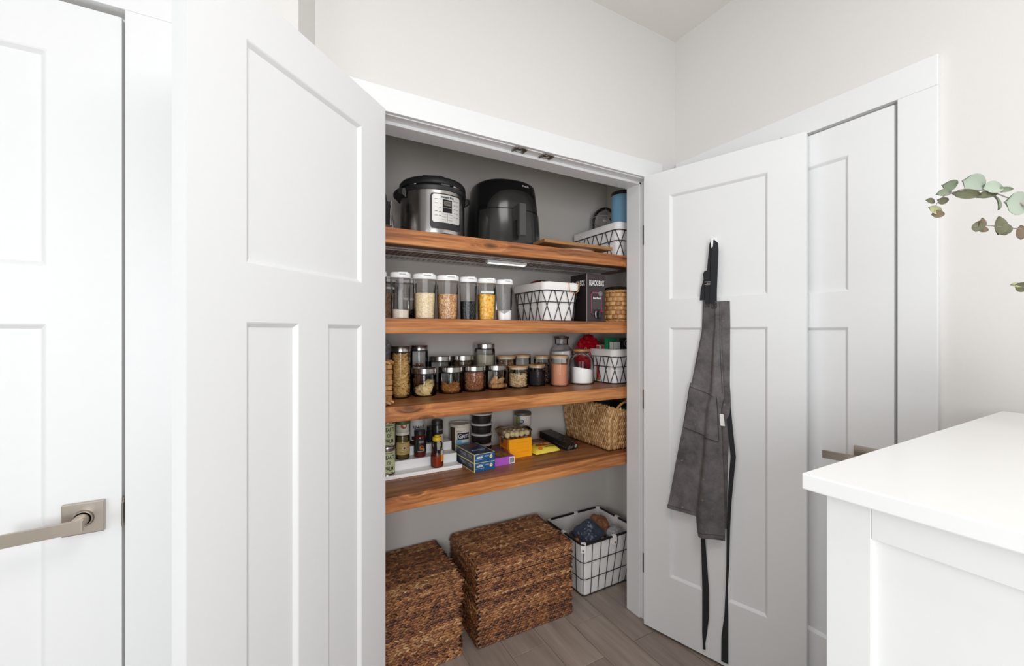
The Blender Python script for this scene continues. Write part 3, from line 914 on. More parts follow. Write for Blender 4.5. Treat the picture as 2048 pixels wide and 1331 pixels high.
food_container('clear container half full of small black beans', 0.6895, 1.61, 0.0370, 0.077, mat_bean)
food_container('clear container of golden yellow pasta with a white label strip', 0.7735, 1.61, 0.0405, 0.109, mat_corn, 0.002, band=0.117)
food_container('clear container with white powder dipping in the middle', 0.859, 1.61, 0.0375, 0.046, mat_white, 0.002, dip=0.016)
food_container('label strip container of dark beans in the back row behind the flour', 0.475, 1.765, 0.040, 0.045, mat_bean, band=0.088, rz=0.1)
food_container('container of brown grain in the back row behind the rice', 0.385, 1.765, 0.040, 0.11, mat_brown, band=0.13, rz=0.1)

# wire basket with a red packet and a cord
wire_basket('white lined wire basket with an orange cord on the second shelf', (1.137, 1.705, Z2), 0.200, 0.285, 0.176, 0.015, 3, 4)
t = thing('red_packet', 'shiny dark red packet poking out of the second shelf basket', 'packet', (1.11, 1.70, Z2 + 0.168))
obj('pouch', crumple(0.065, 0.09, 0.034, 3, 0.3, 2.5, 2), C(130, 18, 30, 0.25, coat=0.5), t, 60)
t = thing('dark_packet', 'olive black packet lying at the right in the second shelf basket', 'packet', (1.195, 1.69, Z2 + 0.158))
obj('pouch', crumple(0.04, 0.09, 0.034, 3, 0.3, 2.5, 5), C(46, 42, 30, 0.4), t, 60)
for nm, zz, r_ in (('filler_bag', 0.075, 1),):
    t = thing('paper_bag', 'brown paper bag at the bottom of the second shelf basket', 'bag', (1.137, 1.71, Z2 + 0.068))
    obj('pouch', crumple(0.070, 0.10, 0.052, 3, 0.2, 2.5, 8), C(150, 112, 76, 0.8), t, 60)
t = thing('cord', 'thin orange cord looped over the rim of the second shelf basket', 'cord', (1.19, 1.5565, Z2))
b = B()
pts = [(-0.020, 0.012, 0.168), (-0.020, -0.002, 0.183), (-0.0205, -0.004, 0.160)]
for i in range(13):
    a = pi + pi * i / 12
    pts.append((0.008 + 0.0285 * cos(a), -0.004 + 0.0015 * i / 12, 0.155 + 0.024 * sin(a)))
pts += [(0.037, -0.003, 0.165), (0.036, -0.002, 0.184), (0.036, 0.012, 0.170)]
obj('loop', b.tube(pts, 0.0016, 6), C(206, 140, 96, 0.6), t, True)

# boxed wine
t = thing('wine_box', 'tall black boxed wine carton with a tap, between basket and woven pot', 'wine box', (1.271, 1.552, Z2))
bw_, bd_, bh_ = 0.113, 0.125, 0.228
cart = C(34, 26, 28, 0.45); cart2 = C(62, 52, 54, 0.45)
obj('carton', B().box(0, bw_, 0, bd_, 0, bh_, 0.0012), cart, t)
obj('front_print', B().box(0.001, bw_ - 0.001, -0.0006, 0.0005, 0.001, bh_ - 0.001), cart2, t)
obj('edge_crease', B().box(-0.0006, 0.0016, -0.001, 0.001, 0.001, bh_ - 0.001), C(150, 140, 138), t)
art(lambda: text_b('BLACK BOX', 0.036, sx=0.47, bold=0.0006), on_front(0.060, -0.0008, 0.184), M['whiteink'], t)
art(lambda: text_b('BLACK BOX', 0.036, sx=0.50, bold=0.0006), lambda x, v, w_: (-0.0008 - w_, 0.062 - x, 0.184 + v), M['whiteink'], t)
b = B()
pink = C(150, 70, 100, 0.5)
for x0, x1, z0, z1 in ((0.026, 0.031, 0.036, 0.142), (0.026, 0.078, 0.137, 0.142), (0.089, 0.092, 0.045, 0.118), (0.026, 0.046, 0.036, 0.040)):
    b.box(x0, x1, -0.0016, -0.0006, z0, z1)
obj('pink_frame', b, pink, t)
obj('green_print', B().box(0.035, 0.087, -0.0014, -0.0006, 0.060, 0.112), C(74, 70, 66, 0.5), t)
art(lambda: text_b('Red Blend', 0.0135, sx=0.85, bold=0.0004), on_front(0.061, -0.0014, 0.113), M['whiteink'], t)
art(lambda: flat_ring(0.0095, 0.0115, cx=0.083, cz=0.135), on_front(0, -0.0014, 0), C(176, 172, 166), t, 'seal')
art(lambda: flat_disc(0.007, cx=0.083, cz=0.135), on_front(0, -0.0014, 0), C(140, 138, 132), t, 'seal')
tp = B()
tp.loft([[(0.062 + r * cos(a * pi / 10), y, 0.040 + r * sin(a * pi / 10)) for a in range(20)] for y, r in ((-0.0005, 0.021), (-0.004, 0.021), (-0.005, 0.017))])
tap = obj('tap_collar', tp, M['black'], t, 40)
obj('spout', B().lathe([(0.007, 0.014), (0.0085, 0.018), (0.0085, 0.046), (0.006, 0.05)], 16, 0.068, -0.013), M['black'], tap, True)
obj('tap_lever', B().box(0.066, 0.093, -0.020, -0.008, 0.046, 0.054, 0.002), C(140, 24, 50, 0.35), tap)
obj('tap_guard', B().tube([(0.052, -0.006, 0.020), (0.045, -0.010, 0.036), (0.050, -0.008, 0.050)], 0.003, 6), C(190, 190, 190, 0.3), tap, True)

# woven pot
t = thing('woven_pot', 'round tan woven splint pot right of the boxed wine', 'basket', (1.503, 1.600, Z2))
obj('liner', B().lathe([(0.064, 0.002), (0.0668, 0.02), (0.0668, 0.150), (0.064, 0.158)], 36), C(140, 92, 48, 0.7), t, True)
def weave(R, h0, h1, rows, cols, th=0.0035, gap=0.1):
    """over-and-under strips round a drum: one bowed patch per crossing"""
    b = B()
    dz = (h1 - h0) / rows
    for r_ in range(rows):
        for c_ in range(cols):
            a0 = 2 * pi * (c_ + (0.5 if r_ % 2 else 0)) / cols; da = 2 * pi / cols
            secs = []
            for i in range(7):
                f_ = i / 6; a = a0 + da * (f_ - 0.5) * 1.06
                o_ = th * (math.sin(pi * f_) ** 0.7) - 0.0012
                zz0, zz1 = h0 + dz * (r_ + gap / 2), h0 + dz * (r_ + 1 - gap / 2)
                secs.append([((R + q) * cos(a), (R + q) * sin(a), z) for q, z in ((-0.001, zz0), (o_, zz0 + dz * .12), (o_, zz1 - dz * .12), (-0.001, zz1))])
            b.loft(secs)
    return b
obj('weave', weave(0.068, 0.016, 0.146, 6, 13, 0.007, 0.06), M['splint'], t, True)
for nm_, z, rr_ in (('base_rim', 0.006, 0.069), ('rim', 0.1535, 0.069)):
    b = B()
    for k in (0, 1):
        pts = [((rr_ + 0.0025 * sin(14 * a + k * pi)) * cos(a), (rr_ + 0.0025 * sin(14 * a + k * pi)) * sin(a), z + 0.0035 * cos(14 * a + k * pi)) for a in [2 * pi * i / 84 for i in range(84)]]
        b.tube(pts, 0.0042, 5, closed=True)
    tag(obj(nm_, b, M['splint'], t, True), kind='stuff')
obj('lid', B().lathe([(0.058, 0.156), (0.062, 0.160), (0.060, 0.174), (0.05, 0.178), (0, 0.178)], 32, cap0=False), M['plastic'], t, True)

# ------------------------------------------------------------------ third shelf: jars
def rot3(rg):
    return Matrix.Rotation(rg.uniform(0, 2 * pi), 3, 'Z') @ Matrix.Rotation(rg.uniform(-1.3, 1.3), 3, 'X') @ Matrix.Rotation(rg.uniform(0, 2 * pi), 3, 'Z')

def in_jar(rg, R, zf, inner=0.0):
    """a spot in the jar, more often close to the wall where it shows; zf(x, y) is the heap's surface"""
    a = rg.uniform(0, 2 * pi)
    r = R * (math.sqrt(rg.uniform(inner, 1)))
    x, y = r * cos(a), r * sin(a)
    return x, y, zf(x, y)

def piece_stuff(kind, R, n, zf, seed, size):
    rg = random.Random(seed); b = B()
    for _ in range(n):
        x, y, zt = in_jar(rg, R - size * 0.5, zf, 0.45)
        z = 0.006 + size * .35 + rg.random() * max(0.001, zt - 0.006 - size * .35)
        m = rot3(rg)
        if kind == 'tube':
            q = B().lathe([(0.0030, -size / 2), (0.0030, size / 2)], 6, cap0=False, cap1=False)
            a_ = math.atan2(y, x); rr_ = R - 0.0050 - 0.010 * rg.random() ** 3; be = rg.uniform(-.75, .75)
            T_ = Vector((-sin(a_) * cos(be), cos(a_) * cos(be), sin(be)))
            m = T_.to_track_quat('Z', 'Y').to_matrix()
            b.add([m @ Vector(v) + Vector((rr_ * cos(a_), rr_ * sin(a_), z)) for v in q.v], q.f)
        elif kind == 'stick':
            m = Matrix.Rotation(rg.uniform(0, 2 * pi), 3, 'Z') @ Matrix.Rotation(rg.uniform(.3, 1.4), 3, 'Y')
            b.ell((x * .8, y * .8, z), 0.0022, 0.0022, size / 2, m, 5, 4)
        elif kind == 'loop':
            pts = [m @ Vector((size * .5 * cos(a), size * .36 * sin(a), 0.003 * sin(2 * a))) + Vector((x * .9, y * .9, z)) for a in [2 * pi * i / 9 for i in range(9)]]
            b.tube(pts, 0.0021, 4, closed=True)
        else:
            b.ell((x, y, z), size * .5, size * .36, size * .26, m, 6, 4)
    return b

jar_m = {
    'pasta': island_mat('penne_pasta', [(0, srgb(206, 150, 72)), (0.5, srgb(240, 194, 116)), (1, srgb(250, 222, 160))], 0.5, 0),
    'stick': island_mat('pretzel_sticks', [(0, srgb(104, 58, 28)), (0.5, srgb(146, 86, 42)), (1, srgb(176, 116, 64))], 0.5, 0),
    'banana': plain('banana_chip', srgb(244, 218, 158), 0.7, gcol=0.1, gscale=90),
    'pretzel': island_mat('pretzels', [(0, srgb(176, 100, 38)), (0.5, srgb(218, 140, 66)), (1, srgb(240, 184, 116))], 0.4, 0),
    'nut': island_mat('pecans', [(0, srgb(146, 80, 50)), (0.5, srgb(194, 124, 84)), (1, srgb(226, 172, 130))], 0.5, 0),
    'wafer': plain('wafer_snack', srgb(206, 158, 104), 0.7, gcol=0.15, gscale=120),
    'cashew': island_mat('chickpeas', [(0, srgb(220, 182, 130)), (0.5, srgb(242, 212, 162)), (1, srgb(252, 234, 198))], 0.55, 0),
    'tea': speckle('dark_tea', [srgb(22, 18, 20), srgb(38, 32, 34), srgb(52, 44, 44)], 260, 0.8),
    'petal': island_mat('dried_petals', [(0, srgb(38, 22, 18)), (0.55, srgb(84, 48, 34)), (0.8, srgb(150, 120, 96)), (1, srgb(222, 206, 188))], 0.7, 0),
    'cocoa': plain('cocoa_powder', srgb(212, 150, 118), 0.95, gcol=0.04, grain=0.3, gscale=150),
    'herb': island_mat('dried_herbs', [(0, srgb(60, 54, 28)), (0.5, srgb(110, 88, 44)), (1, srgb(150, 120, 70))], 0.8, 0),
    'mixnut': island_mat('mixed_nuts', [(0, srgb(120, 76, 40)), (0.5, srgb(180, 128, 70)), (1, srgb(214, 176, 120))], 0.6, 0),
    'sugar': plain('cream_sugar', srgb(232, 224, 200), 0.9, gcol=0.03, grain=0.2, gscale=250),
}

def jar_body(t, R, h, glass='glass'):
    b = B()
    b.lathe([(R * .90, 0.0004), (R * .97, 0.002), (R, 0.007), (R, h - 0.012), (R * .96, h - 0.004)], 40, cap1=False)
    b.lathe([(R * .93, h - 0.006), (R - 0.003, h - 0.012), (R - 0.003, 0.008), (R * .9, 0.0045)], 40, cap0=False)
    return obj('body', b, M[glass], t, True)

def steel_jar(label, x, y, R, h, group='glass jars with steel lids'):
    t = thing('glass_jar', label, 'jar', (x, y, Z3), 0, group)
    jar_body(t, R, h - 0.019)
    b = B()
    b.lathe([(R * .93, h - 0.0225), (R * .985, h - 0.0215), (R * .985, h - 0.002), (R * .95, h), (0, h + 0.0003)], 40)
    ld = obj('lid', b, M['steel'], t, True)
    obj('gasket', B().lathe([(R * .955, h - 0.0262), (R * .965, h - 0.0245), (R * .955, h - 0.0222)], 40), M['black'], ld, True)
    return t

def bamboo_jar(label, x, y, R, h, e=2.0, rz=0.0, lidmat='bamboo'):
    t = thing('glass_jar', label, 'jar', (x, y, Z3), rz, 'glass jars with bamboo lids')
    b = B()
    b.lathe([(R * .9, 0.0004), (R * .98, 0.002), (R, 0.006), (R, h - 0.008), (R * .985, h - 0.006)], 44, e=e, cap1=False)
    obj('body', b, M['glass'], t, True)
    ld = obj('lid', B().lathe([(R * .97, h - 0.0078), (R * 1.01, h - 0.0072), (R * 1.01, h - 0.001), (R * .98, h), (0, h)], 44, e=e), M[lidmat], t, True)
    obj('seal', B().lathe([(R * .93, h - 0.0165), (R * .955, h - 0.014), (R * .93, h - 0.0080)], 44, e=e), C(220, 205, 178, 0.5), ld, True)
    return t

def solid(t, R, hz, mat, e=2.0, z0=0.005, wob=0.0, seed=1, name='contents', tilt=0.0):
    rg = random.Random(seed); n = 40; secs = []
    for z, k in ((z0, .93), (z0 + .003, 1), (hz, 1), (hz + .0005, .8), (hz, .3)):
        q = []
        for i in range(n):
            a = 2 * pi * i / n
            r_ = R * k * (superr(a, e) if e != 2 else 1)
            q.append((r_ * cos(a), r_ * sin(a), z + ((wob * sin(a * 2 + seed) + tilt * cos(a)) * k if z >= hz else 0)))
        secs.append(q)
    o = obj(name, B().loft(secs), mat, t, True)
    return o

# front row, left to right
t = steel_jar('tall steel lidded jar full of tan penne pasta, beside the woven basket', 0.437, 1.722, 0.0405, 0.210)
solid(t, 0.027, 0.165, C(176, 128, 66))
o = obj('penne', piece_stuff('tube', 0.0382, 720, lambda x, y: 0.178, 11, 0.034), jar_m['pasta'], t, True); o['kind'] = 'stuff'
t = steel_jar('short steel lidded jar with a leaning heap of pale banana chips', 0.540, 1.735, 0.0530, 0.117)
rg = random.Random(21)
chip = B()
chip.lathe([(0.0, -0.0012), (0.013, -0.0012), (0.0155, 0.0006), (0.0145, 0.0016), (0.0, 0.0012)], 14, cap0=False, cap1=False)
chip.map(lambda x, y, z: (x * 1.15, y * .85, z + 9 * x * x))
chip_me = chip.mesh('banana_chip', jar_m['banana'], 60)
for i in range(46):
    ang = rg.uniform(0, 2 * pi); rr_ = 0.032 * math.sqrt(rg.random())
    x, y = rr_ * cos(ang), rr_ * sin(ang)
    top = 0.018 + 0.030 * max(0, (x + 0.010) / 0.04)
    z = 0.011 + rg.random() * top
    obj('banana_chip', chip_me, None, t, loc=(x, y, z), rot=(rg.uniform(.3, 1.3), rg.uniform(-.5, .5), rg.uniform(-.6, .9)))
t = steel_jar('short steel lidded jar holding a shallow heap of golden pretzels', 0.668, 1.757, 0.0540, 0.115)
solid(t, 0.036, 0.013, C(150, 84, 34), wob=0.003)
o = obj('pretzels', piece_stuff('loop', 0.0495, 240, lambda x, y: 0.024 + 0.020 * abs(x) / 0.05 + 0.004 * sin(90 * y), 12, 0.018), jar_m['pretzel'], t, True); o['kind'] = 'stuff'
t = steel_jar('short steel lidded jar filled to the lid with reddish brown nuts', 0.783, 1.760, 0.0540, 0.115)
solid(t, 0.037, 0.080, C(120, 66, 42))
o = obj('nuts', piece_stuff('ell', 0.0505, 1100, lambda x, y: 0.088, 13, 0.0135), jar_m['nut'], t, True); o['kind'] = 'stuff'
t = steel_jar('short steel lidded jar with a few rolled tan wafers at the bottom', 0.9006, 1.770, 0.0510, 0.113)
waf = B().lathe([(0.004, -0.013), (0.0092, -0.0135), (0.0097, -0.012), (0.0097, 0.012), (0.0092, 0.0135), (0.004, 0.013)], 12)
waf_me = waf.mesh('wafer', jar_m['wafer'], 40)
for (x, y, z, rx, rz) in ((-0.022, -0.030, 0.016, 1.57, 1.2), (0.004, -0.036, 0.016, 1.5, 1.6), (0.026, -0.026, 0.017, 1.57, .5), (0.0, -0.01, 0.016, 1.57, 1.9), (-0.026, 0.0, 0.016, 1.57, .2), (0.028, 0.004, 0.016, 1.57, .9),
                          (-0.008, -0.024, 0.034, 1.2, .6), (0.016, -0.022, 0.036, .9, -.6), (-0.022, -0.014, 0.038, .8, .9), (0.004, 0.0, 0.036, 1.4, .3), (0.030, -0.006, 0.040, .5, 1.0), (-0.016, -0.018, 0.050, 1.1, 0.2)):
    obj('wafer', waf_me, None, t, loc=(x, y, z), rot=(rx, 0, rz))
t = bamboo_jar('short bamboo lidded jar of pale round chickpeas', 1.0135, 1.755, 0.0495, 0.106)
solid(t, 0.033, 0.056, C(190, 150, 104))
o = obj('chickpeas', piece_stuff('ell', 0.0475, 620, lambda x, y: 0.066, 14, 0.0125), jar_m['cashew'], t, True); o['kind'] = 'stuff'
t = bamboo_jar('small square bamboo lidded jar of black tea, next to the chickpeas', 1.129, 1.768, 0.0370, 0.107, 4.0, 0.45)
solid(t, 0.0350, 0.072, jar_m['tea'], 4.0, wob=0.004)
t = bamboo_jar('bamboo lidded jar of dark dried petals squeezed behind the cocoa jar', 1.203, 1.835, 0.0430, 0.146)
solid(t, 0.028, 0.088, C(50, 30, 24))
o = obj('petals', piece_stuff('ell', 0.0412, 420, lambda x, y: 0.105, 15, 0.016), jar_m['petal'], t, True); o['kind'] = 'stuff'
t = bamboo_jar('bamboo lidded jar two thirds full of pinkish cocoa powder', 1.231, 1.716, 0.0450, 0.153)
solid(t, 0.0432, 0.108, jar_m['cocoa'], wob=0.002)
def necked_jar(label, x, y, R, h, fill, tilt, lidm):
    t = thing('necked_jar', label, 'jar', (x, y, Z3), 0.0, 'glass jars with a narrow neck')
    hs = h * 0.66
    b = B().lathe([(R * .9, 0.0004), (R * .98, 0.002), (R, 0.008), (R, hs), (R * .93, hs + 0.016), (R * .70, hs + 0.03), (R * .60, hs + 0.036), (R * .62, h - 0.012)], 44, cap1=False)
    obj('body', b, M['glass'], t, True)
    obj('neck_ring', B().tube([(R * .64 * cos(2 * pi * i / 32), R * .64 * sin(2 * pi * i / 32), hs + 0.040) for i in range(32)], 0.0024, 6, closed=True), M['chrome'], t, True)
    ld = obj('lid', B().lathe([(R * .60, h - 0.013), (R * .68, h - 0.012), (R * .68, h - 0.002), (R * .64, h), (0, h)], 36), M[lidm], t, True)
    obj('clip_wire', B().tube([(R * .66, 0, hs + 0.04), (R * .74, 0, h - 0.02), (R * .70, 0, h - 0.004), (R * .40, 0, h + 0.002)], 0.0016, 5), M['chrome'], ld, True)
    solid(t, R - 0.0035, fill, mat_white, tilt=tilt)
    return t
necked_jar('wide glass jar of bright white powder standing before the red packet', 1.384, 1.732, 0.0640, 0.180, 0.078, -0.012, 'bamboo')
necked_jar('tall necked glass jar of white powder with a dark wooden lid in the back row', 1.366, 1.885, 0.0600, 0.243, 0.165, 0.004, 'darkwood')
# back row
t = steel_jar('tall steel lidded jar half full of brown pretzel sticks in the back row', 0.559, 1.870, 0.0405, 0.208)
solid(t, 0.020, 0.070, C(110, 64, 32))
o = obj('pretzel_sticks', piece_stuff('stick', 0.0385, 420, lambda x, y: 0.11, 16, 0.05), jar_m['stick'], t, True); o['kind'] = 'stuff'
t = steel_jar('middling steel lidded jar almost empty, behind the pretzels', 0.659, 1.872, 0.0540, 0.157)
solid(t, 0.049, 0.030, jar_m['stick'], wob=0.003)
t = steel_jar('middling steel lidded jar of dried herbs, behind the nuts', 0.7745, 1.872, 0.0540, 0.157)
solid(t, 0.038, 0.103, C(80, 66, 34))
o = obj('herbs', piece_stuff('ell', 0.0500, 320, lambda x, y: 0.128, 17, 0.013), jar_m['herb'], t, True); o['kind'] = 'stuff'
t = steel_jar('tall wide steel lidded jar of cream sugar rising over the back row', 0.891, 1.872, 0.0510, 0.210)
solid(t, 0.0480, 0.158, jar_m['sugar'], wob=0.003)
t = bamboo_jar('bamboo lidded jar of mixed nuts in the back row', 1.010, 1.872, 0.0490, 0.148)
solid(t, 0.034, 0.098, C(130, 90, 52))
o = obj('mixed_nuts', piece_stuff('ell', 0.0460, 280, lambda x, y: 0.122, 18, 0.014), jar_m['mixnut'], t, True); o['kind'] = 'stuff'
t = bamboo_jar('bamboo lidded jar nearly empty behind the chickpeas and black tea', 1.112, 1.880, 0.0440, 0.151)
solid(t, 0.0415, 0.055, jar_m['tea'])

# splint basket and foil bag at the far left
def splint_box(t, w, d, h, rows, mat, name='weave'):
    b = B(); dz = (h - 0.03) / rows
    def side(p0, p1, n, par):
        L = math.hypot(p1[0] - p0[0], p1[1] - p0[1]); tx, ty = (p1[0] - p0[0]) / L, (p1[1] - p0[1]) / L; nx_, ny_ = ty, -tx
        for r_ in range(rows):
            for c_ in range(n):
                s0, s1 = L * c_ / n, L * (c_ + 1) / n
                if (r_ + c_ + par) % 2: depth = 0.0015
                else: depth = 0.0055
                secs = []
                for i in range(5):
                    f_ = i / 4; s_ = s0 + (s1 - s0) * f_
                    o_ = depth * sin(pi * f_) ** .6
                    secs.append([(p0[0] + tx * s_ + nx_ * q, p0[1] + ty * s_ + ny_ * q, 0.015 + dz * (r_ + z)) for q, z in ((-0.001, 0.04), (o_, 0.14), (o_, .86), (-0.001, .96))])
                b.loft(secs)
    side((-w / 2, -d / 2), (w / 2, -d / 2), 9, 0); side((w / 2, -d / 2), (w / 2, d / 2), 11, 1)
    side((w / 2, d / 2), (-w / 2, d / 2), 9, 0); side((-w / 2, d / 2), (-w / 2, -d / 2), 11, 1)
    o = obj(name, b, mat, t, True); o['kind'] = 'stuff'
    c = B()
    c.loft([[(x, y, 0.002) for x, y in rrect(w - .004, d - .004, .012)], [(x, y, h - 0.006) for x, y in rrect(w - .004, d - .004, .012)]], True, False)
    c.loft([[(x, y, h - 0.006) for x, y in rrect(w - .012, d - .012, .012)], [(x, y, 0.006) for x, y in rrect(w - .012, d - .012, .012)]], False, True)
    obj('body', c, C(150, 104, 60, 0.8), t, True)
    for z in (0.009, h - 0.010):
        rb = B()
        for k in (0, 1):
            pl = rrect(w + 0.002, d + 0.002, 0.012, 4); pts = []
            for i in range(110):
                x, y = along(pl, i / 110); ph = 2 * pi * i * 22 / 110 + k * pi
                m_ = 1 + 0.004 * sin(ph) / w * 2
                pts.append((x * m_, y * m_, z + 0.0045 * cos(ph)))
            rb.tube(pts, 0.0058, 5, closed=True)
        tag(obj('rim' if z > 0.05 else 'base_rim', rb, mat, t, True), kind='stuff')
t = thing('splint_basket', 'tall tan splint basket cut off by the left door on the third shelf', 'basket', (0.268, 1.672, Z3))
splint_box(t, 0.19, 0.24, 0.165, 7, M['splint'])
t = thing('red_bag', 'small red packet tucked in the tan splint basket', 'packet', (0.30, 1.66, Z3 + 0.13))
obj('pouch', crumple(0.05, 0.07, 0.052, 3, 0.3, 2.5, 12), C(150, 40, 44, 0.35), t, 60)
t = thing('foil_bag', 'crumpled grey foil bag touching the second shelf underside at far left', 'bag', (0.368, 1.83, Z3 + 0.128))
obj('pouch', crumple(0.088, 0.06, 0.122, 5, 0.22, 3.0, 31, 0.10), plain('grey_foil', (0.55, 0.54, 0.56, 1), 0.32, 0.45, gcol=0.2, gscale=20), t, 60)

# wire basket with cartons at the right
wire_basket('white lined wire basket of boxes and packets at the right end of the third shelf', (1.609, 1.770, Z3), 0.232, 0.318, 0.176, 0.010, 4, 5)
t = thing('red_foil_bag', 'shiny crimson foil bag rising over the third shelf basket', 'bag', (1.520, 1.842, Z3 + 0.150))
obj('pouch', crumple(0.080, 0.065, 0.112, 5, 0.25, 1.7, 44, 0.10), C(176, 16, 36, 0.18, coat=0.6), t, 60)
t = thing('green_carton', 'green carton standing in the third shelf basket', 'carton', (1.568, 1.712, Z3 + 0.010), radians(6))
obj('box', B().box(-0.036, 0.036, -0.012, 0.012, 0, 0.228, 0.001), C(28, 128, 84, 0.5), t)
t = thing('pale_carton', 'pale grey carton in front of the green one in the third shelf basket', 'carton', (1.556, 1.668, Z3 + 0.010), radians(4))
obj('box', B().box(-0.028, 0.028, -0.012, 0.012, 0, 0.206, 0.001), C(206, 210, 204, 0.6), t)
obj('stripe', B().box(-0.028, -0.022, -0.0126, -0.012, 0.02, 0.205), C(150, 170, 130, 0.6), t)
t = thing('black_carton', 'black carton with a round pale emblem in the third shelf basket', 'carton', (1.634, 1.662, Z3 + 0.010), radians(2))
obj('box', B().box(-0.040, 0.040, -0.014, 0.014, 0, 0.226, 0.001), C(24, 25, 27, 0.45), t)
art(lambda: flat_ring(0.0175, 0.0200, cx=-0.012, cz=0.198), on_front(0, -0.0142, 0), C(190, 194, 192), t, 'emblem')
b = B(); b.add(flat_disc(0.006, cx=-0.012, cz=0.2).v, flat_disc(0.006).f)
for k in range(5):
    q = flat_rect(0.020 - k * .002, 0.0018, 2, -0.012, 0.193 - k * 0.0032 + .004); b.add(q.v, q.f)
art(b, on_front(0, -0.0142, 0), C(190, 194, 192), t, 'emblem')
t = thing('spice_packet', 'small orange and white packet in the third shelf basket', 'packet', (1.527, 1.745, Z3 + 0.010), radians(12))
obj('box', B().box(-0.026, 0.026, -0.010, 0.010, 0, 0.186, 0.001), C(176, 74, 40, 0.5), t)
obj('white_end', B().box(-0.026, -0.009, -0.0106, 0.010, 0.160, 0.188), C(214, 204, 190, 0.6), t)
obj('white_end', B().box(0.012, 0.026, -0.0106, 0.010, 0.160, 0.188), C(200, 190, 180, 0.6), t)

# ------------------------------------------------------------------ fourth shelf
# stepped riser
t = thing('spice_riser', 'white three step riser holding cans and bottles on the fourth shelf', 'riser', (0.700, 1.700, Z4))
st_ = [(0.0, 0.0, 0.012, 0.062), (0.062, 0.0, 0.050, 0.126), (0.126, 0.0, 0.088, 0.192)]
rw = 0.56
for (y0, z0, z1, y1) in st_:
    obj('step', B().box(-rw, 0, y0, y1 - 0.0003, z0, z1, 0.0022), M['whiteplastic'], t)
obj('front_lip', B().box(-rw, 0, -0.004, 0.003, 0.0, 0.0155, 0.0015), M['whiteplastic'], t)
S1_, S2_, S3_ = Z4 + 0.012, Z4 + 0.050, Z4 + 0.088

def ang(x, y):
    return -math.atan2(x, y)       # angle on a drum that faces the camera's side of the room

def can(label, z):
    x, y, R, h = 0.3845, 1.7295, 0.0315, 0.110
    t = thing('food_can', label, 'can', (x, y, z), 0, 'cans of hearts of palm on the riser')
    b = B().lathe([(R * .96, 0), (R * 1.01, 0.001), (R * 1.01, 0.0035), (R * .985, 0.006), (R * .985, h - 0.006), (R * 1.01, h - 0.0035), (R * 1.01, h - 0.001), (R * .95, h), (R * .93, h - 0.004), (0, h - 0.004)], 40)
    obj('body', b, M['steel'], t, True)
    lb = obj('label', B().lathe([(R * .992, 0.012), (R * 1.0, 0.0125), (R * 1.0, h - 0.010), (R * .992, h - 0.0095)], 40, cap0=False, cap1=False), C(204, 208, 166, 0.65), t, True)
    obj('dark_band', B().lathe([(R * .995, 0.0085), (R * 1.005, 0.0088), (R * 1.005, 0.0125), (R * .995, 0.0128)], 40, cap0=False, cap1=False), C(36, 28, 26, 0.6), lb, True)
    a0 = ang(x, y) + 0.30
    ink = C(44, 52, 30, 0.7)
    for txt, zz, sz, sx in (('HEARTS', 0.077, 0.0225, 0.58), ('OF', 0.054, 0.0225, 0.62), ('PALM', 0.032, 0.0225, 0.66)):
        art(lambda: text_b(txt, sz, sx=sx, bold=0.0004), on_cyl(R * 1.0, a0, zz), ink, lb)
    b = B()
    for zz in (0.094, 0.0165):
        q = flat_rect(0.034, 0.0022, 8); q.map(on_cyl(R * 1.0 + .0006, a0, zz)); b.add(q.v, q.f)
    obj('small_print', b, ink, lb)
can('green and white can of hearts of palm, lower one of the two stacked', S1_)
can('green and white can of hearts of palm, upper one under the third shelf', S1_ + 0.1102)

t = thing('olive_jar', 'glass jar of green olives with a tan label and round seal', 'jar', (0.4655, 1.797, S2_))
R = 0.0295
obj('body', B().lathe([(R * .9, 0.0004), (R, 0.004), (R, 0.092), (R * .92, 0.101), (R * .9, 0.104)], 36, cap1=False), M['glass'], t, True)
solid(t, R - 0.002, 0.098, island_mat('green_olives', [(0, srgb(92, 84, 30)), (1, srgb(150, 138, 66))], 0.3, 0.0), name='brine')
o = obj('olives', piece_stuff('ell', R - 0.0005, 130, lambda x, y: 0.096, 19, 0.016), island_mat('olive_skin', [(0, srgb(104, 92, 34)), (0.6, srgb(146, 134, 60)), (1, srgb(176, 160, 90))], 0.3, 0), t, True); o['kind'] = 'stuff'
ld = obj('lid', B().lathe([(R * .96, 0.103), (R, 0.104), (R, 0.114), (R * .96, 0.116), (0, 0.116)], 36), C(214, 208, 200, 0.4), t, True)
a0 = ang(0.4655, 1.797) + 0.25
lb = obj('label', cyl_patch(-70, 75, 0.022, 0.074, R - 0.0005, R + 0.0004, 24), C(190, 164, 104, 0.7), t, 40)
art(lambda: flat_ring(0.0065, 0.0095), on_cyl(R + .0004, a0, 0.050), C(214, 196, 160), lb, 'seal')
art(lambda: flat_ring(0.0095, 0.0108), on_cyl(R + .0004, a0, 0.050), C(96, 70, 50), lb, 'seal')
art(lambda: flat_disc(0.0042), on_cyl(R + .0004, a0, 0.050), C(96, 36, 44), lb, 'seal')
b = B()
for w_, zz, xx in ((0.012, 0.050, -0.017), (0.012, 0.050, 0.017), (0.04, 0.033, 0), (0.036, 0.028, 0), (0.04, 0.070, 0)):
    q = flat_rect(w_, 0.0015, 6, xx); q.map(on_cyl(R + .001, a0, zz)); b.add(q.v, q.f)
obj('small_print', b, C(110, 84, 48), lb)
t = thing('small_tub', 'small green and white tub with a red mark, on top of the olive jar', 'tub', (0.466, 1.797, S2_ + 0.1163))
obj('body', B().lathe([(0.026, 0), (0.0275, 0.003), (0.0285, 0.046), (0.027, 0.05), (0, 0.05)], 32), C(196, 200, 180, 0.5), t, True)
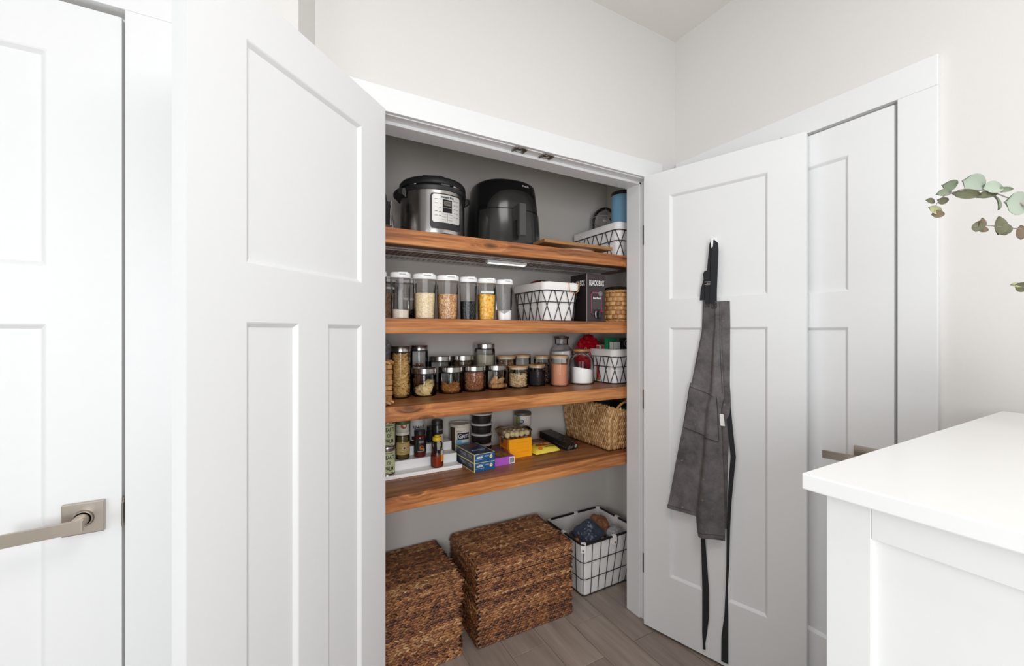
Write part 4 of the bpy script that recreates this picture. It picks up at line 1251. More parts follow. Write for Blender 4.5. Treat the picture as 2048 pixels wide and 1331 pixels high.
art(lambda: flat_disc(0.011, sx=1.2), on_cyl(0.0283, a0 - .1, 0.026), C(160, 78, 66), t, 'red_mark')
obj('green_band', B().lathe([(0.0287, 0.032), (0.0291, 0.036), (0.0291, 0.047), (0.0285, 0.048)], 32, cap0=False, cap1=False), C(70, 92, 52, 0.5), t, True)

def bottle(name, label, cat, x, y, z, prof, mat, cap_prof, capmat, n=36, e=2.0):
    t = thing(name, label, cat, (x, y, z))
    obj('body', B().lathe(prof, n, e=e), mat, t, True)
    obj('cap', B().lathe(cap_prof, 32), capmat, t, True)
    return t
x, y = 0.5465, 1.859; R = 0.0325
t = bottle('sauce_bottle', 'tall rib sauce bottle with white label and black print in the back row', 'bottle', x, y, S3_,
           [(R * .95, 0), (R, 0.004), (R, 0.15), (R * .8, 0.165), (0.014, 0.172)], C(40, 22, 18, 0.25), [(0.016, 0.168), (0.018, 0.170), (0.018, 0.176), (0, 0.176)], M['black'])
lb = obj('label', cyl_patch(-85, 80, 0.020, 0.150, R - .0005, R + .0005, 24), C(206, 204, 202, 0.6), t, 40)
a0 = ang(x, y)
art(lambda: text_b('RIB', 0.0165, sx=.8, bold=.0006), on_cyl(R + .0006, a0 - 0.30, 0.080), M['ink'], lb)
art(lambda: text_b('RACK', 0.0165, sx=.8, bold=.0006), on_cyl(R + .0006, a0 + 0.66, 0.080), M['ink'], lb)
art(lambda: flat_disc(0.0030, sx=1.4), on_cyl(R + .0006, a0 + 0.12, 0.079), M['ink'], lb, 'dot')
art(lambda: text_b('BBQ', 0.0165, bold=.0005), on_cyl(R + .0006, a0 + 0.15, 0.056), M['ink'], lb)
art(lambda: flat_rect(0.050, 0.016, 10), on_cyl(R + .0006, a0, 0.032), M['ink'], lb, 'black_band')

x, y = 0.540, 1.793; R = 0.0262
t = bottle('salsa_bottle', 'dark red sauce bottle with green edged black label and tomato picture', 'bottle', x, y, S2_,
           [(R * .93, 0), (R, 0.004), (R, 0.082), (R * .92, 0.090), (R * .72, 0.096)], C(92, 24, 18, 0.15), [(R * .86, 0.094), (R * .93, 0.0955), (R * .93, 0.112), (R * .87, 0.114), (0, 0.114)], M['black'])
a0 = ang(x, y) + .12
lb = obj('label', cyl_patch(-75, 75, 0.020, 0.082, R - .0005, R + .0005, 22), C(20, 22, 20, 0.5), t, 40)
art(lambda: flat_rect(0.0022, 0.055, 1), on_cyl(R + .0006, a0 - .75, 0.050), C(40, 104, 60), lb, 'green_edge')
art(lambda: flat_disc(0.0095, cz=0), on_cyl(R + .0006, a0 + .15, 0.042), C(190, 82, 40), lb, 'tomato_print')
art(lambda: flat_disc(0.0045, sx=1.6), on_cyl(R + .0006, a0 + .45, 0.034), C(150, 140, 60), lb, 'leaf_print')
art(lambda: flat_rect(0.022, 0.011, 6), on_cyl(R + .0006, a0 + .1, 0.067), C(124, 118, 120), lb, 'grey_print')
art(lambda: flat_rect(0.034, 0.0016, 6), on_cyl(R + .0006, a0 + .1, 0.0265), C(200, 200, 196), lb, 'white_line')

t = bottle('spice_bottle', 'small dark bottle on the back step between sauce and tall black bottle', 'bottle', 0.6145, 1.866, S3_,
           [(0.020, 0), (0.021, 0.003), (0.021, 0.05), (0.016, 0.056)], C(30, 36, 32, 0.25), [(0.018, 0.054), (0.019, 0.055), (0.019, 0.070), (0, 0.071)], M['black'])

x, y = 0.6205, 1.797; R = 0.0258
t = bottle('black_bottle', 'tall black seasoning bottle with black lid behind the honey', 'bottle', x, y, S2_,
           [(R * .95, 0), (R, 0.003), (R, 0.125), (R * .9, 0.131)], C(24, 22, 24, 0.3), [(R * .93, 0.130), (R * .98, 0.131), (R * .98, 0.142), (R * .9, 0.148), (0, 0.148)], M['black'])
a0 = ang(x, y)
b = B(); b.tube([((R + .0008) * sin(a0 + .1 + k * .06), -(R + .0008) * cos(a0 + .1 + k * .06), 0.108 + 0.0035 * sin(k * 1.9)) for k in range(16)], 0.0007, 4)
obj('script_print', b, C(170, 168, 166), t)
lb = obj('label', cyl_patch(-20, 65, 0.02, 0.088, R - .0005, R + .0005, 14), C(206, 200, 190, 0.6), t, 40)

# honey bear-shaped squeeze bottle: rounded body, waist, head, yellow cap
t = thing('honey_bottle', 'squeeze bottle of amber honey with a yellow cap on the front step', 'bottle', (0.5975, 1.733, S1_), 0.2)
hp = [(0.022, 0.0004), (0.0258, 0.004), (0.0268, 0.02), (0.0262, 0.045), (0.0225, 0.066), (0.0195, 0.074), (0.0215, 0.084), (0.0225, 0.096), (0.0205, 0.106), (0.0165, 0.113)]
obj('body', B().lathe(hp, 36, cap1=False, e=2.15), M['plastic'], t, True)
hon, nt, p = newmat('honey')
p.inputs['Base Color'].default_value = srgb(150, 52, 14); p.inputs['Roughness'].default_value = 0.12
obj('honey', B().lathe([(0.020, 0.002), (0.0248, 0.005), (0.0258, 0.02), (0.0253, 0.043), (0.0246, 0.049), (0, 0.0495)], 36, e=2.15), hon, t, True)
obj('cap', B().lathe([(0.0185, 0.112), (0.0195, 0.113), (0.0195, 0.127), (0.018, 0.129), (0.012, 0.1295), (0.010, 0.136), (0, 0.137)], 32), C(232, 194, 30, 0.4), t, True)
lb = obj('label', cyl_patch(8, 66, 0.026, 0.056, 0.0268, 0.0276, 10), C(226, 150, 34, 0.6), t, 40)
obj('white_label', cyl_patch(6, 62, 0.056, 0.072, 0.0262, 0.0272, 10), M['paperwhite'], lb, 40)
b = B()
for k in range(7):
    q = flat_rect(0.0011, 0.011, 1); q.map(on_cyl(0.0274, radians(12 + 7 * k), 0.064)); b.add(q.v, q.f)
obj('barcode', b, M['ink'], lb)

# grits canister
x, y = 0.7655, 1.8875; R = 0.0480
t = thing('grits_canister', 'round white cardboard canister reading GRITS behind the blue boxes', 'canister', (x, y, Z4))
obj('body', B().lathe([(R * .97, 0), (R, 0.002), (R, 0.142), (R * .98, 0.145)], 44), C(222, 212, 196, 0.6), t, True)
obj('lid', B().lathe([(R * 1.0, 0.139), (R * 1.03, 0.140), (R * 1.03, 0.150), (R * 1.0, 0.153), (R * .97, 0.153), (R * .95, 0.149), (0, 0.149)], 44), C(206, 196, 184, 0.45), t, True)
a0 = ang(x, y) + 0.20
art(lambda: flat_rect(0.062, 0.031, 14), on_cyl(R, a0 + .22, 0.098), C(14, 16, 44), t, 'navy_label', 0.0005)
art(lambda: flat_rect(0.070, 0.026, 14), on_cyl(R, a0 + .16, 0.070), C(126, 178, 200), t, 'sky_label', 0.0004)
art(lambda: flat_rect(0.040, 0.014, 10), on_cyl(R, a0 + .40, 0.074), C(206, 214, 214), t, 'cloud_print', 0.0007)
b = text_b('G', 0.0285, sx=.9, bold=.0004); b2 = text_b('RITS', 0.022, align='LEFT', sx=.9, bold=.0004)
b.map(lambda X, Y, Z: (X - 0.020, Y, Z)); b2.map(lambda X, Y, Z: (X - 0.0105, Y - .001, Z)); b.add(b2.v, b2.f)
art(b, on_cyl(R, a0 + .22, 0.098), M['whiteink'], t, 'lettering', 0.001)
art(lambda: text_b('Albers', 0.010), on_cyl(R, a0 - .25, 0.122), C(90, 74, 60), t, 'lettering', 0.0006)
obj('brown_print', cyl_patch(-88, -52, 0.004, 0.139, R - .0005, R + .0006, 8), C(70, 54, 42, 0.6), t, 40)

# four stacked black tubs with white lids
for i, nm in enumerate(('lowest', 'second', 'third', 'uppermost')):
    t = thing('round_tub', 'black round tub with a whitish rim, %s of the stack of four' % nm, 'tub', (0.8735, 1.872, Z4 + 0.0003 + 0.0492 * i), 0, 'stacked black round tubs')
    obj('body', B().lathe([(0.044, 0), (0.047, 0.002), (0.0515, 0.041), (0.0515, 0.043)], 40), plain('smoked_plastic_%d' % i, (0.018, 0.015, 0.014, 1), 0.22, gcol=0.05), t, True)
    obj('lid', B().lathe([(0.0520, 0.0405), (0.0545, 0.041), (0.0545, 0.046), (0.0525, 0.048), (0.045, 0.049), (0, 0.049)], 40), C(196, 190, 188, 0.4), t, True)

# two blue cookie boxes
for i in (0, 1):
    t = thing('cookie_box', 'flat blue cookie box with yellow edges, %s of the two' % ('lower' if i == 0 else 'upper'), 'box',
              (0.7185, 1.6115, Z4 + 0.0002 + 0.0373 * i), radians(2.5 + 0.6 * i), 'blue cookie boxes')
    w_, d_, h_ = 0.0985, 0.176, 0.037
    obj('carton', B().box(0, w_, 0, d_, 0, h_, 0.0008), C(28, 82, 134, 0.4), t)
    side = B().box(-0.0005, 0.0005, 0.002, d_ - .002, 0.002, h_ - .002)
    sd = obj('side_print', side, C(56, 62, 86, 0.45), t)
    ye = B()
    for z in (0.001, h_ - 0.001):
        ye.box(-0.0010, 0.0012, 0, d_, z - 0.0013, z + 0.0013)
    ye.box(-0.0010, 0.0022, -0.0010, 0.0012, 0, h_); ye.box(0, w_, -0.0006, 0.0008, h_ - .0012, h_ + .0004); ye.box(w_ - .0022, w_ + .0004, 0, d_, h_ - 0.0012, h_ + 0.0004)
    obj('yellow_edge', ye, C(222, 214, 120, 0.5), t)
    art(lambda: text_b('ROKEN', 0.0105, sx=.85, bold=.0004), on_front(0.026, -0.0006, 0.022), M['whiteink'], t)
    b = B(); b.box(0.005, 0.046, -0.0010, -0.0004, 0.0125, 0.0138); b.box(0.012, 0.044, -0.0010, -0.0004, 0.0295, 0.0305)
    b.box(0.048, 0.070, -0.0010, -0.0004, 0.026, 0.0275); b.box(0.048, 0.070, -0.0010, -0.0004, 0.0225, 0.024); b.box(0.078, 0.088, -0.0010, -0.0004, 0.0305, 0.032)
    tag(obj('small_print', b, C(170, 190, 206), t), kind='stuff')
    art(lambda: flat_disc(0.0072, cx=0.080, cz=0.0205), on_front(0, -0.0006, 0), C(236, 224, 190), t, 'medallion')
    art(lambda: flat_disc(0.0036, cx=0.080, cz=0.0205), on_front(0, -0.0009, 0), C(196, 158, 90), t, 'medallion')
    b = B()
    for y0, y1, z in ((0.02, 0.06, 0.024), (0.02, 0.05, 0.017), (0.08, 0.14, 0.022), (0.08, 0.12, 0.015)):
        b.box(-0.0010, -0.0004, y0, y1, z, z + 0.0032)
    tag(obj('side_lettering', b, C(150, 152, 160, 0.5), sd), kind='stuff')
    if i:
        topm = lambda X, Y, Z: (w_ / 2 + X, d_ / 2 + Y, h_ + Z)
        art(B().box(-0.045, 0.045, -0.084, 0.084, 0, 0.0001), topm, C(24, 40, 86, 0.3), t, 'top_print', 0.0002)
        b = B(); b.add(flat_disc(0.026, 24, 0, 0.045, 1.25).v, flat_disc(0.026, 24).f)
        art(b, topm, C(112, 84, 76, 0.35), t, 'cookie_print', 0.0006)
        b = B(); b.add(flat_disc(0.015, 24, 0, 0.045, 1.35).v, flat_disc(0.015, 24).f)
        art(b, topm, C(140, 66, 52, 0.35), t, 'cookie_print', 0.0009)
        art(lambda: text_b('ROKEN', 0.022, sx=.85, bold=.0006), lambda X, Y, Z: (w_ / 2 + X, d_ / 2 - 0.030 + Y, h_ + Z), C(196, 214, 226), t, 'lettering', 0.0008)
        q = flat_rect(0.08, 0.002, 2); art(q, lambda X, Y, Z: (w_ / 2 + X, d_ / 2 - 0.052 + Y, h_ + Z), C(130, 150, 150), t, 'stripe', 0.0007)

# purple box
t = thing('purple_box', 'flat purple box with a white barcode patch, beside the blue boxes', 'box', (0.829, 1.6375, Z4))
w_, d_, h_ = 0.099, 0.150, 0.0355
obj('carton', B().box(0, w_, 0, d_, 0, h_, 0.0008), C(168, 84, 192, 0.5), t)
bc = obj('barcode_patch', B().box(0.071, w_ - .001, -0.0006, 0.0004, 0.003, 0.032), M['paperwhite'], t)
b = B(); rg = random.Random(4); xx = 0.0735
while xx < 0.090:
    wd = rg.choice((0.0006, 0.0012, 0.0008)); b.box(xx, xx + wd, -0.0010, -0.0005, 0.007, 0.029); xx += wd + rg.choice((0.0006, 0.001))
b.box(0.0915, 0.0945, -0.0010, -0.0005, 0.008, 0.028)
tag(obj('bars', b, M['ink'], bc), kind='stuff')
obj('top_print', B().box(0.003, w_ - .003, 0.003, d_ - .003, h_ - .0002, h_ + .0004), C(112, 58, 104, 0.4), t)
b = crumple(0.034, 0.05, 0.0006, 2, 0.5, 4, 51); b.map(lambda X, Y, Z: (0.052 + X, 0.055 + Y, h_ + .0010 + Z))
obj('food_print', b, speckle('printed_food', [srgb(70, 50, 24), srgb(128, 96, 40), srgb(160, 130, 60), srgb(84, 70, 30)], 130, 0.5, 0), t)

# two orange boxes with a clear tray of popcorn-like rounds on top
for i in (0, 1):
    t = thing('orange_box', 'plain orange box, %s of the two beside the yellow rice bag' % ('lower' if i == 0 else 'upper'), 'box', (0.9375 - .002 * i, 1.7005 + .001 * i, Z4 + 0.0002 + 0.0445 * i), radians(-.8 * i), 'orange boxes')
    obj('carton', B().box(0, 0.122, 0, 0.100, 0, 0.0443, 0.0008), C(255, 168, 8, 0.5), t)
    obj('side_print', B().box(-0.0005, 0.0004, 0.014, 0.098, 0.002, 0.042), C(206, 112, 30, 0.5), t)
    art(lambda: flat_disc(0.013), lambda X, v, w2: (-0.0006 - w2, 0.072 - X, 0.027 + v), C(92, 70, 52), t, 'round_print', 0.0004)
    obj('faint_line', B().box(0.04, 0.10, -0.0004, 0.0003, 0.026, 0.0275), C(232, 136, 10, 0.5), t)
t = thing('snack_tray', 'clear plastic tray of pale knobbly rounds on the orange boxes', 'tray', (0.990, 1.757, Z4 + 0.0895))
b = B()
b.loft([[(x, y, z) for x, y in rrect(w_, d_, .02, 5)] for w_, d_, z in ((0.130, 0.098, 0.0), (0.136, 0.104, 0.004), (0.150, 0.116, 0.030), (0.156, 0.122, 0.032), (0.152, 0.118, 0.036), (0.13, 0.095, 0.0475), (0.12, 0.085, 0.049))])
obj('shell', b, M['glass'], t, True)
rg = random.Random(9)
rmat = plain('pale_biscuit', srgb(228, 212, 168), 0.85, gcol=0.2, gscale=120, grain=0.6)
for iy in range(3):
    for ix in range(5):
        me = crumple(0.0150, 0.0165, 0.0165, 2, 0.3, 4, iy * 5 + ix, .1).mesh('biscuit', rmat, 60)
        obj('biscuit', me, None, t, loc=(-0.052 + 0.026 * ix + rg.uniform(-.002, .002), -0.034 + 0.033 * iy, 0.0185 + rg.uniform(-.001, .002)), rot=(rg.uniform(-.4, .4), rg.uniform(-.4, .4), rg.uniform(0, 3)))

# white tub with blue oval
x, y = 1.1165, 1.884; R = 0.0438
t = thing('crumb_canister', 'white canister with a blue oval mark standing by the back wall', 'canister', (x, y, Z4))
obj('body', B().lathe([(R * .97, 0), (R, 0.002), (R, 0.160), (R * .97, 0.163)], 40), C(214, 208, 200, 0.55), t, True)
obj('lid', B().lathe([(R, 0.159), (R * 1.03, 0.160), (R * 1.03, 0.172), (R * 1.0, 0.174), (0, 0.174)], 40), C(92, 82, 72, 0.5), t, True)
a0 = ang(x, y)
art(lambda: flat_disc(0.0100, sx=1.35), on_cyl(R, a0 - .15, 0.132), C(38, 58, 110), t, 'oval_mark')
art(lambda: flat_disc(0.0070, sx=1.35), on_cyl(R, a0 - .15, 0.132), C(110, 124, 160), t, 'oval_mark', 0.0009)
art(lambda: text_b('Great', 0.0062, bold=.0002), on_cyl(R, a0 - .15, 0.1345), M['whiteink'], t, 'lettering', 0.0012)
art(lambda: text_b('Value', 0.0062, bold=.0002), on_cyl(R, a0 - .15, 0.129), M['whiteink'], t, 'lettering', 0.0012)
art(lambda: text_b('Bread', 0.0125, bold=.0003), on_cyl(R, a0 + .55, 0.106), C(40, 34, 30), t)
obj('food_print', cyl_patch(-60, 85, 0.03, 0.088, R - .0005, R + .0006, 18), speckle('printed_crumbs', [srgb(60, 34, 22), srgb(110, 70, 44), srgb(150, 112, 76)], 90, 0.6, 0), t, 40)
obj('green_band', cyl_patch(-90, -48, 0.118, 0.158, R - .0005, R + .0006, 8), C(126, 138, 84, 0.6), t, 40)

# yellow rice bag
t = thing('rice_bag', 'flat yellow and red bag of rice lying before the back wall', 'bag', (1.146, 1.758, Z4), radians(4))
bw_, bd_ = 0.152, 0.138
def pillow(u, v, top=True):
    k = max(0.0, (1 - abs(2 * u - 1) ** 3) * (1 - abs(2 * v - 1) ** 3)) ** .5
    return k
b = B(); n = 18; vs = []; fs = []
for s_ in (0, 1):
    for j in range(n + 1):
        for i in range(n + 1):
            u, v = i / n, j / n
            k = pillow(u, v)
            w2 = 0.0022 * noise.noise(Vector((u * 5, v * 5, 3)))
            z = 0.005 + (k * (0.028 + w2 * 1.5) if s_ else -0.0048 * k)
            vs.append(((u - .5) * bw_, (v - .5) * bd_, z))
m1 = (n + 1) ** 2
for s_ in (0, 1):
    for j in range(n):
        for i in range(n):
            a = s_ * m1 + j * (n + 1) + i
            fs.append((a, a + 1, a + n + 2, a + n + 1))
b.add(vs, fs)
def rice_mat():
    m, nt, p = newmat('printed_rice_bag')
    tc = N(nt, 'ShaderNodeTexCoord'); sp = N(nt, 'ShaderNodeSeparateXYZ')
    nt.links.new(tc.outputs['Object'], sp.inputs[0])
    mr = N(nt, 'ShaderNodeMapRange'); mr.inputs[1].default_value = -bd_ / 2; mr.inputs[2].default_value = bd_ / 2
    nt.links.new(sp.outputs[1], mr.inputs[0])
    r = ramp(nt, [(0.0, srgb(240, 220, 90)), (0.46, srgb(238, 208, 30)), (0.58, srgb(236, 196, 40)), (0.60, srgb(176, 40, 24)), (0.66, srgb(176, 40, 24)), (0.70, srgb(206, 160, 130)), (1, srgb(190, 160, 140))])
    nt.links.new(mr.outputs[0], r.inputs[0]); nt.links.new(r.outputs[0], p.inputs['Base Color'])
    p.inputs['Roughness'].default_value = 0.35
    return m
obj('pouch', b, rice_mat(), t, 60)
def rings(r, n, sx, k=7):
    b = B(); vs = [(0, 0, 0)]; fs = []
    for j in range(1, k + 1):
        vs += [(r * sx * j / k * cos(2 * pi * i / n), r * j / k * sin(2 * pi * i / n), 0) for i in range(n)]
    fs += [(0, 1 + i, 1 + (i + 1) % n) for i in range(n)]
    for j in range(k - 1):
        o = 1 + j * n
        fs += [(o + i, o + n + i, o + n + (i + 1) % n, o + (i + 1) % n) for i in range(n)]
    return b.add(vs, fs)
def on_bag(cx, cy):
    return lambda X, Y, Z: (cx + X, cy + Y, 0.0054 + pillow((cx + X) / bw_ + .5, (cy + Y) / bd_ + .5) * 0.0295 + Z)
art(lambda: rings(0.020, 28, 2.5), on_bag(0.006, -0.018), C(190, 46, 22), t, 'red_oval', 0.0012)
art(lambda: text_b('Vigo', 0.030, sx=1.25, bold=.0008), on_bag(0.010, -0.018), C(244, 216, 120), t, 'lettering', 0.0030)
art(lambda: rings(0.010, 4, 1.0, 4), on_bag(-0.036, -0.022), C(110, 116, 30), t, 'green_patch', 0.0020)
art(lambda: text_b('Yellow Rice', 0.012, bold=.0004), on_bag(0.014, -0.050), C(60, 40, 10), t, 'lettering', 0.0028)
art(lambda: rings(0.009, 20, 1.4, 3), on_bag(-0.040, -0.052), C(226, 120, 30), t, 'orange_mark', 0.0018)

# black coffee pod sleeve leaning on the bag
t = thing('coffee_box', 'long black box with a round white emblem lying tilted before the seagrass basket', 'box', (1.2515, 1.682, Z4 + 0.0005), 0, rot=(radians(7.5), 0, radians(9)))
w_, d_, h_ = 0.078, 0.205, 0.035
obj('carton', B().box(0, w_, 0, d_, 0, h_, 0.001), C(26, 24, 25, 0.4), t)
art(lambda: flat_disc(0.0088, cx=0.062, cz=0.016), on_front(0, -0.0003, 0), C(206, 208, 204), t, 'emblem')
b = B(); q = flat_ring(0.0045, 0.006, 18, 0.062, 0.016); b.add(q.v, q.f); q = flat_rect(0.002, 0.012, 1, 0.062, 0.016); b.add(q.v, q.f)
art(b, on_front(0, -0.0007, 0), C(60, 70, 64), t, 'emblem')
obj('red_flap', B().box(0.048, w_ + .0006, -0.0012, 0.004, 0.028, h_ + .0006), C(120, 28, 46, 0.5), t)
b = B()
rg = random.Random(6)
for k in range(9):
    y0 = rg.uniform(0.0, 0.13); x0 = rg.uniform(0.005, 0.05)
    b.box(x0, x0 + rg.uniform(.008, .02), y0, y0 + 0.004, h_, h_ + 0.0006)
for k in range(6):
    x0 = 0.004 + 0.007 * k; b.box(x0, x0 + .005, -0.0008, 0.0002, rg.uniform(.004, .010), rg.uniform(.014, .026))
for k in range(6):
    y0 = 0.005 + 0.016 * k; b.box(-0.0008, 0.0002, y0, y0 + .010, 0.012, 0.014)
tag(obj('grey_print', b, C(96, 94, 94, 0.5), t), kind='stuff')

# ------------------------------------------------------------------ braided baskets
def leafshape(b, P, T, Nn, L, wd, th):
    """one plump stitch: centre P, long axis T, outward Nn"""
    S = T.cross(Nn)
    o = len(b.v)
    vs = [P - T * (L / 2)]
    for f_, k in ((-0.22, 0.95), (0.2, 0.85)):
        c = P + T * (L * f_)
        vs += [c + S * (wd / 2 * k), c + S * (wd * .22 * k) + Nn * (th * k), c - S * (wd * .28 * k) + Nn * (th * .95 * k), c - S * (wd / 2 * k)]
    vs.append(P + T * (L / 2))
    fs = [(0, 2, 1), (0, 3, 2), (0, 4, 3), (1, 2, 6, 5), (2, 3, 7, 6), (3, 4, 8, 7), (5, 6, 9), (6, 7, 9), (7, 8, 9)]
    b.v.extend([tuple(v) for v in vs]); b.f.extend([tuple(i + o for i in f) for f in fs])

def braid(b, P0, P1, Nn, up, rg, pitch, half, L, wd, th, tilt, start=0.0):
    """a braid from P0 to P1: two lines of slanting stitches"""
    P0, P1, Nn, up = Vector(P0), Vector(P1), Vector(Nn), Vector(up)
    D = P1 - P0; D_len = D.length; n = max(1, int(D_len / pitch)); D.normalize()
    for k in range(n):
        for s_ in (1, -1):
            off = min(D_len, (k + start + (0.5 if s_ > 0 else 0.0) + rg.uniform(-.2, .2)) * pitch)
            P = P0 + D * off + up * (half * s_ + rg.uniform(-.0008, .0008))
            a = tilt * s_ + rg.uniform(-.15, .15)
            T = (D * cos(a) + up * sin(a)).normalized()
            T = (T + Nn * rg.uniform(-.06, .06)).normalized()
            leafshape(b, P, T, Nn, L * rg.uniform(.9, 1.12), wd * rg.uniform(.9, 1.1), th * rg.uniform(.8, 1.25))

def lidded_basket(label, x, y, w, d, h, rz, seed):
    t = thing('lidded_basket', label, 'basket', (x, y, 0), rz, 'brown braided lidded floor baskets')
    rg = random.Random(seed)
    hl = 0.058
    row = 0.0200
    pr = dict(pitch=0.0165, half=row * .235, L=0.0275, wd=row * .50, th=0.0048, tilt=-0.36)
    def core(z0, z1, e):
        return B().loft([[(X, Y, z) for X, Y in rrect(w - 2 * e, d - 2 * e, 0.012, 3)] for z in (z0, z1)])
    bd = obj('body', core(0.002, h - hl - 0.002, 0.004), M['braidcore'], t, True)
    ld = obj('lid', core(h - hl, h - 0.002, 0.002), M['braidcore'], t, True)
    e = 0.003
    def ring(parent, z, grow, name):
        b = B(); pr['start'] = rg.random()
        X, Y = w / 2 + grow - e, d / 2 + grow - e
        up = (0, 0, 1)
        braid(b, (-X, -Y, z), (X, -Y, z), (0, -1, 0), up, rg, **pr)
        braid(b, (X, -Y, z), (X, Y, z), (1, 0, 0), up, rg, **pr)
        braid(b, (X, Y, z), (-X, Y, z), (0, 1, 0), up, rg, **pr)
        braid(b, (-X, Y, z), (-X, -Y, z), (-1, 0, 0), up, rg, **pr)
        obj(name, b, M['braid'], parent, 80)
    z = 0.011
    while z < h - hl + 0.001:
        ring(bd, z, 0.0, 'braid_row'); z += row
    for z in (h - hl + 0.014, h - hl + 0.031, h - hl + 0.048):
        ring(ld, z, 0.002, 'braid_row')
    # twined cord along the lid's lower edge
    b = B()
    pl = rrect(w + 0.004, d + 0.004, 0.012, 3)
    per = 2 * (w + d); n = int(per / 0.0052)
    for k in range(n):
        X0, Y0 = along(pl, k / n); X1, Y1 = along(pl, (k + 1) / n)
        T = Vector((X1 - X0, Y1 - Y0, 0)).normalized(); Nn = Vector((T.y, -T.x, 0))
        T2 = (T + Vector((0, 0, .9))).normalized()
        leafshape(b, Vector((X0, Y0, h - hl + 0.0035)), T2, Nn, 0.0085, 0.0042, 0.0030)
    obj('twined_edge', b, M['braid'], ld, 80)
    n = int((d - 0.006) / row)
    for k in range(n):
        yy = -d / 2 + (k + .5) * d / n
        pr['start'] = rg.random()
        b = B(); braid(b, (-w / 2, yy, h - 0.003), (w / 2, yy, h - 0.003), (0, 0, 1), (0, 1, 0), rg, **pr)
        obj('braid_row', b, M['braid'], ld, 80)
    return t
lidded_basket('brown braided basket with lid, half hidden behind the left door', 0.4185, 1.773, 0.488, 0.332, 0.334, radians(0.5), 5)
lidded_basket('brown braided basket with lid, standing free beside the wire bin', 0.976, 1.764, 0.486, 0.330, 0.346, radians(-1.3), 6)

# seagrass basket on the fourth shelf: upright leaf rows, flared, loop handle
t = thing('seagrass_basket', 'tan seagrass basket with a rope handle at the right of the fourth shelf', 'basket', (1.5785, 1.735, Z4))
rg = random.Random(8)
sw, sd_, sh, fl_ = 0.330, 0.352, 0.222, 0.026
def sgpt(face, s_, z):
    """point, tangent, outward normal on a flared wall"""
    k = fl_ * z / sh
    X, Y = sw / 2 - 0.014 + k * .8, sd_ / 2 - 0.012 + k
    if face == 'f': return Vector((-X + 2 * X * s_, -Y, z)), Vector((1, 0, 0)), Vector((0, -1, -.12)).normalized()
    if face == 'l': return Vector((-X, Y - 2 * Y * s_, z)), Vector((0, -1, 0)), Vector((-1, 0, -.12)).normalized()
    if face == 'r': return Vector((X, -Y + 2 * Y * s_, z)), Vector((0, 1, 0)), Vector((1, 0, -.12)).normalized()
    return Vector((X - 2 * X * s_, Y, z)), Vector((-1, 0, 0)), Vector((0, 1, -.12)).normalized()
def top_of(face, s_):
    if face in 'fb': return sh - 0.030 * (1 - (2 * s_ - 1) ** 2)
    return sh
b = B()
for k in (0, 1):
    rows = [(0.004, -.006), (sh - 0.034, -.006)] if k == 0 else [(sh - 0.034, -.011), (0.008, -.011)]
    b.loft([[(X, Y, z) for X, Y in rrect(sw - .028 + 1.6 * fl_ * z / sh + 2 * e_, sd_ - .024 + 2 * fl_ * z / sh + 2 * e_, 0.02, 4)] for z, e_ in rows], k == 0, k == 1)
body = obj('body', b, M['seacore'], t, True)
rowh = 0.0165; nrow = int(sh / rowh)
for r_ in range(nrow):
    b = B()
    for face, Lf in (('f', sw), ('l', sd_), ('r', sd_), ('b', sw)):
        n = int(Lf / 0.0150)
        for k in range(n):
            s_ = (k + (.5 if r_ % 2 else 0) + rg.uniform(-.1, .1)) / n
            z = 0.020 + rowh * r_
            if z > top_of(face, min(1, max(0, s_))): continue
            P, tx, Nn = sgpt(face, s_, z)
            a = 0.20 * (1 if (r_ + k) % 2 else -1) + rg.uniform(-.12, .12)
            T = (Vector((0, 0, 1)) * cos(a) + tx * sin(a)).normalized()
            T = (T - Nn * T.dot(Nn)).normalized()
            leafshape(b, P, T, Nn, 0.0370 * rg.uniform(.9, 1.1), 0.0155, 0.0080)
    if b.v: obj('leaf_row', b, M['seagrass'], body, 80)['kind'] = 'stuff'
# braided rim and the handle loop
def rope(b, pts, r, tw):
    for k in (0, 1):
        q = []
        for i, p in enumerate(pts):
            ph = tw * i + k * pi
            q.append(Vector(p) + Vector((0, r * .7 * cos(ph), r * .7 * sin(ph))))
        b.tube(q, r, 5)
b = B()
for k in (0, 1):
    q = []; i = 0
    for face in 'frbl':
        for j in range(26):
            P, tx, Nn = sgpt(face, j / 26, top_of(face, j / 26))
            ph = i * 1.1 + k * pi; i += 1
            q.append(P + Nn * (0.0045 * cos(ph)) + Vector((0, 0, 0.0045 * sin(ph))))
    b.tube(q, 0.0062, 5, closed=True)
tag(obj('rim', b, M['seagrass'], t, True), kind='stuff')
b = B(); pts = []
for i in range(36):
    f_ = i / 35; a = pi * f_
    P, _, _ = sgpt('f', 0.5 - 0.38 * cos(a), sh - 0.026)
    pts.append(P + Vector((0, -0.002, 0.058 * sin(a) - .002)))
rope(b, pts, 0.0040, 0.9)
obj('handle', b, M['seagrass'], t, True)
t = thing('grey_pouch', 'dark grey cloth pouch in the seagrass basket', 'pouch', (1.520, 1.80, Z4 + 0.165))
obj('pouch', crumple(0.085, 0.095, 0.085, 4, 0.3, 2.4, 61, .08), C(56, 58, 62, 0.75), t, 60)
t = thing('teal_pouch', 'dark teal cloth pouch at the back of the seagrass basket', 'pouch', (1.62, 1.845, Z4 + 0.160))
obj('pouch', crumple(0.075, 0.06, 0.088, 4, 0.3, 2.4, 62, .08), C(34, 66, 66, 0.7), t, 60)
t = thing('green_packet', 'bright green packet near the handle of the seagrass basket', 'packet', (1.585, 1.655, Z4 + 0.150))
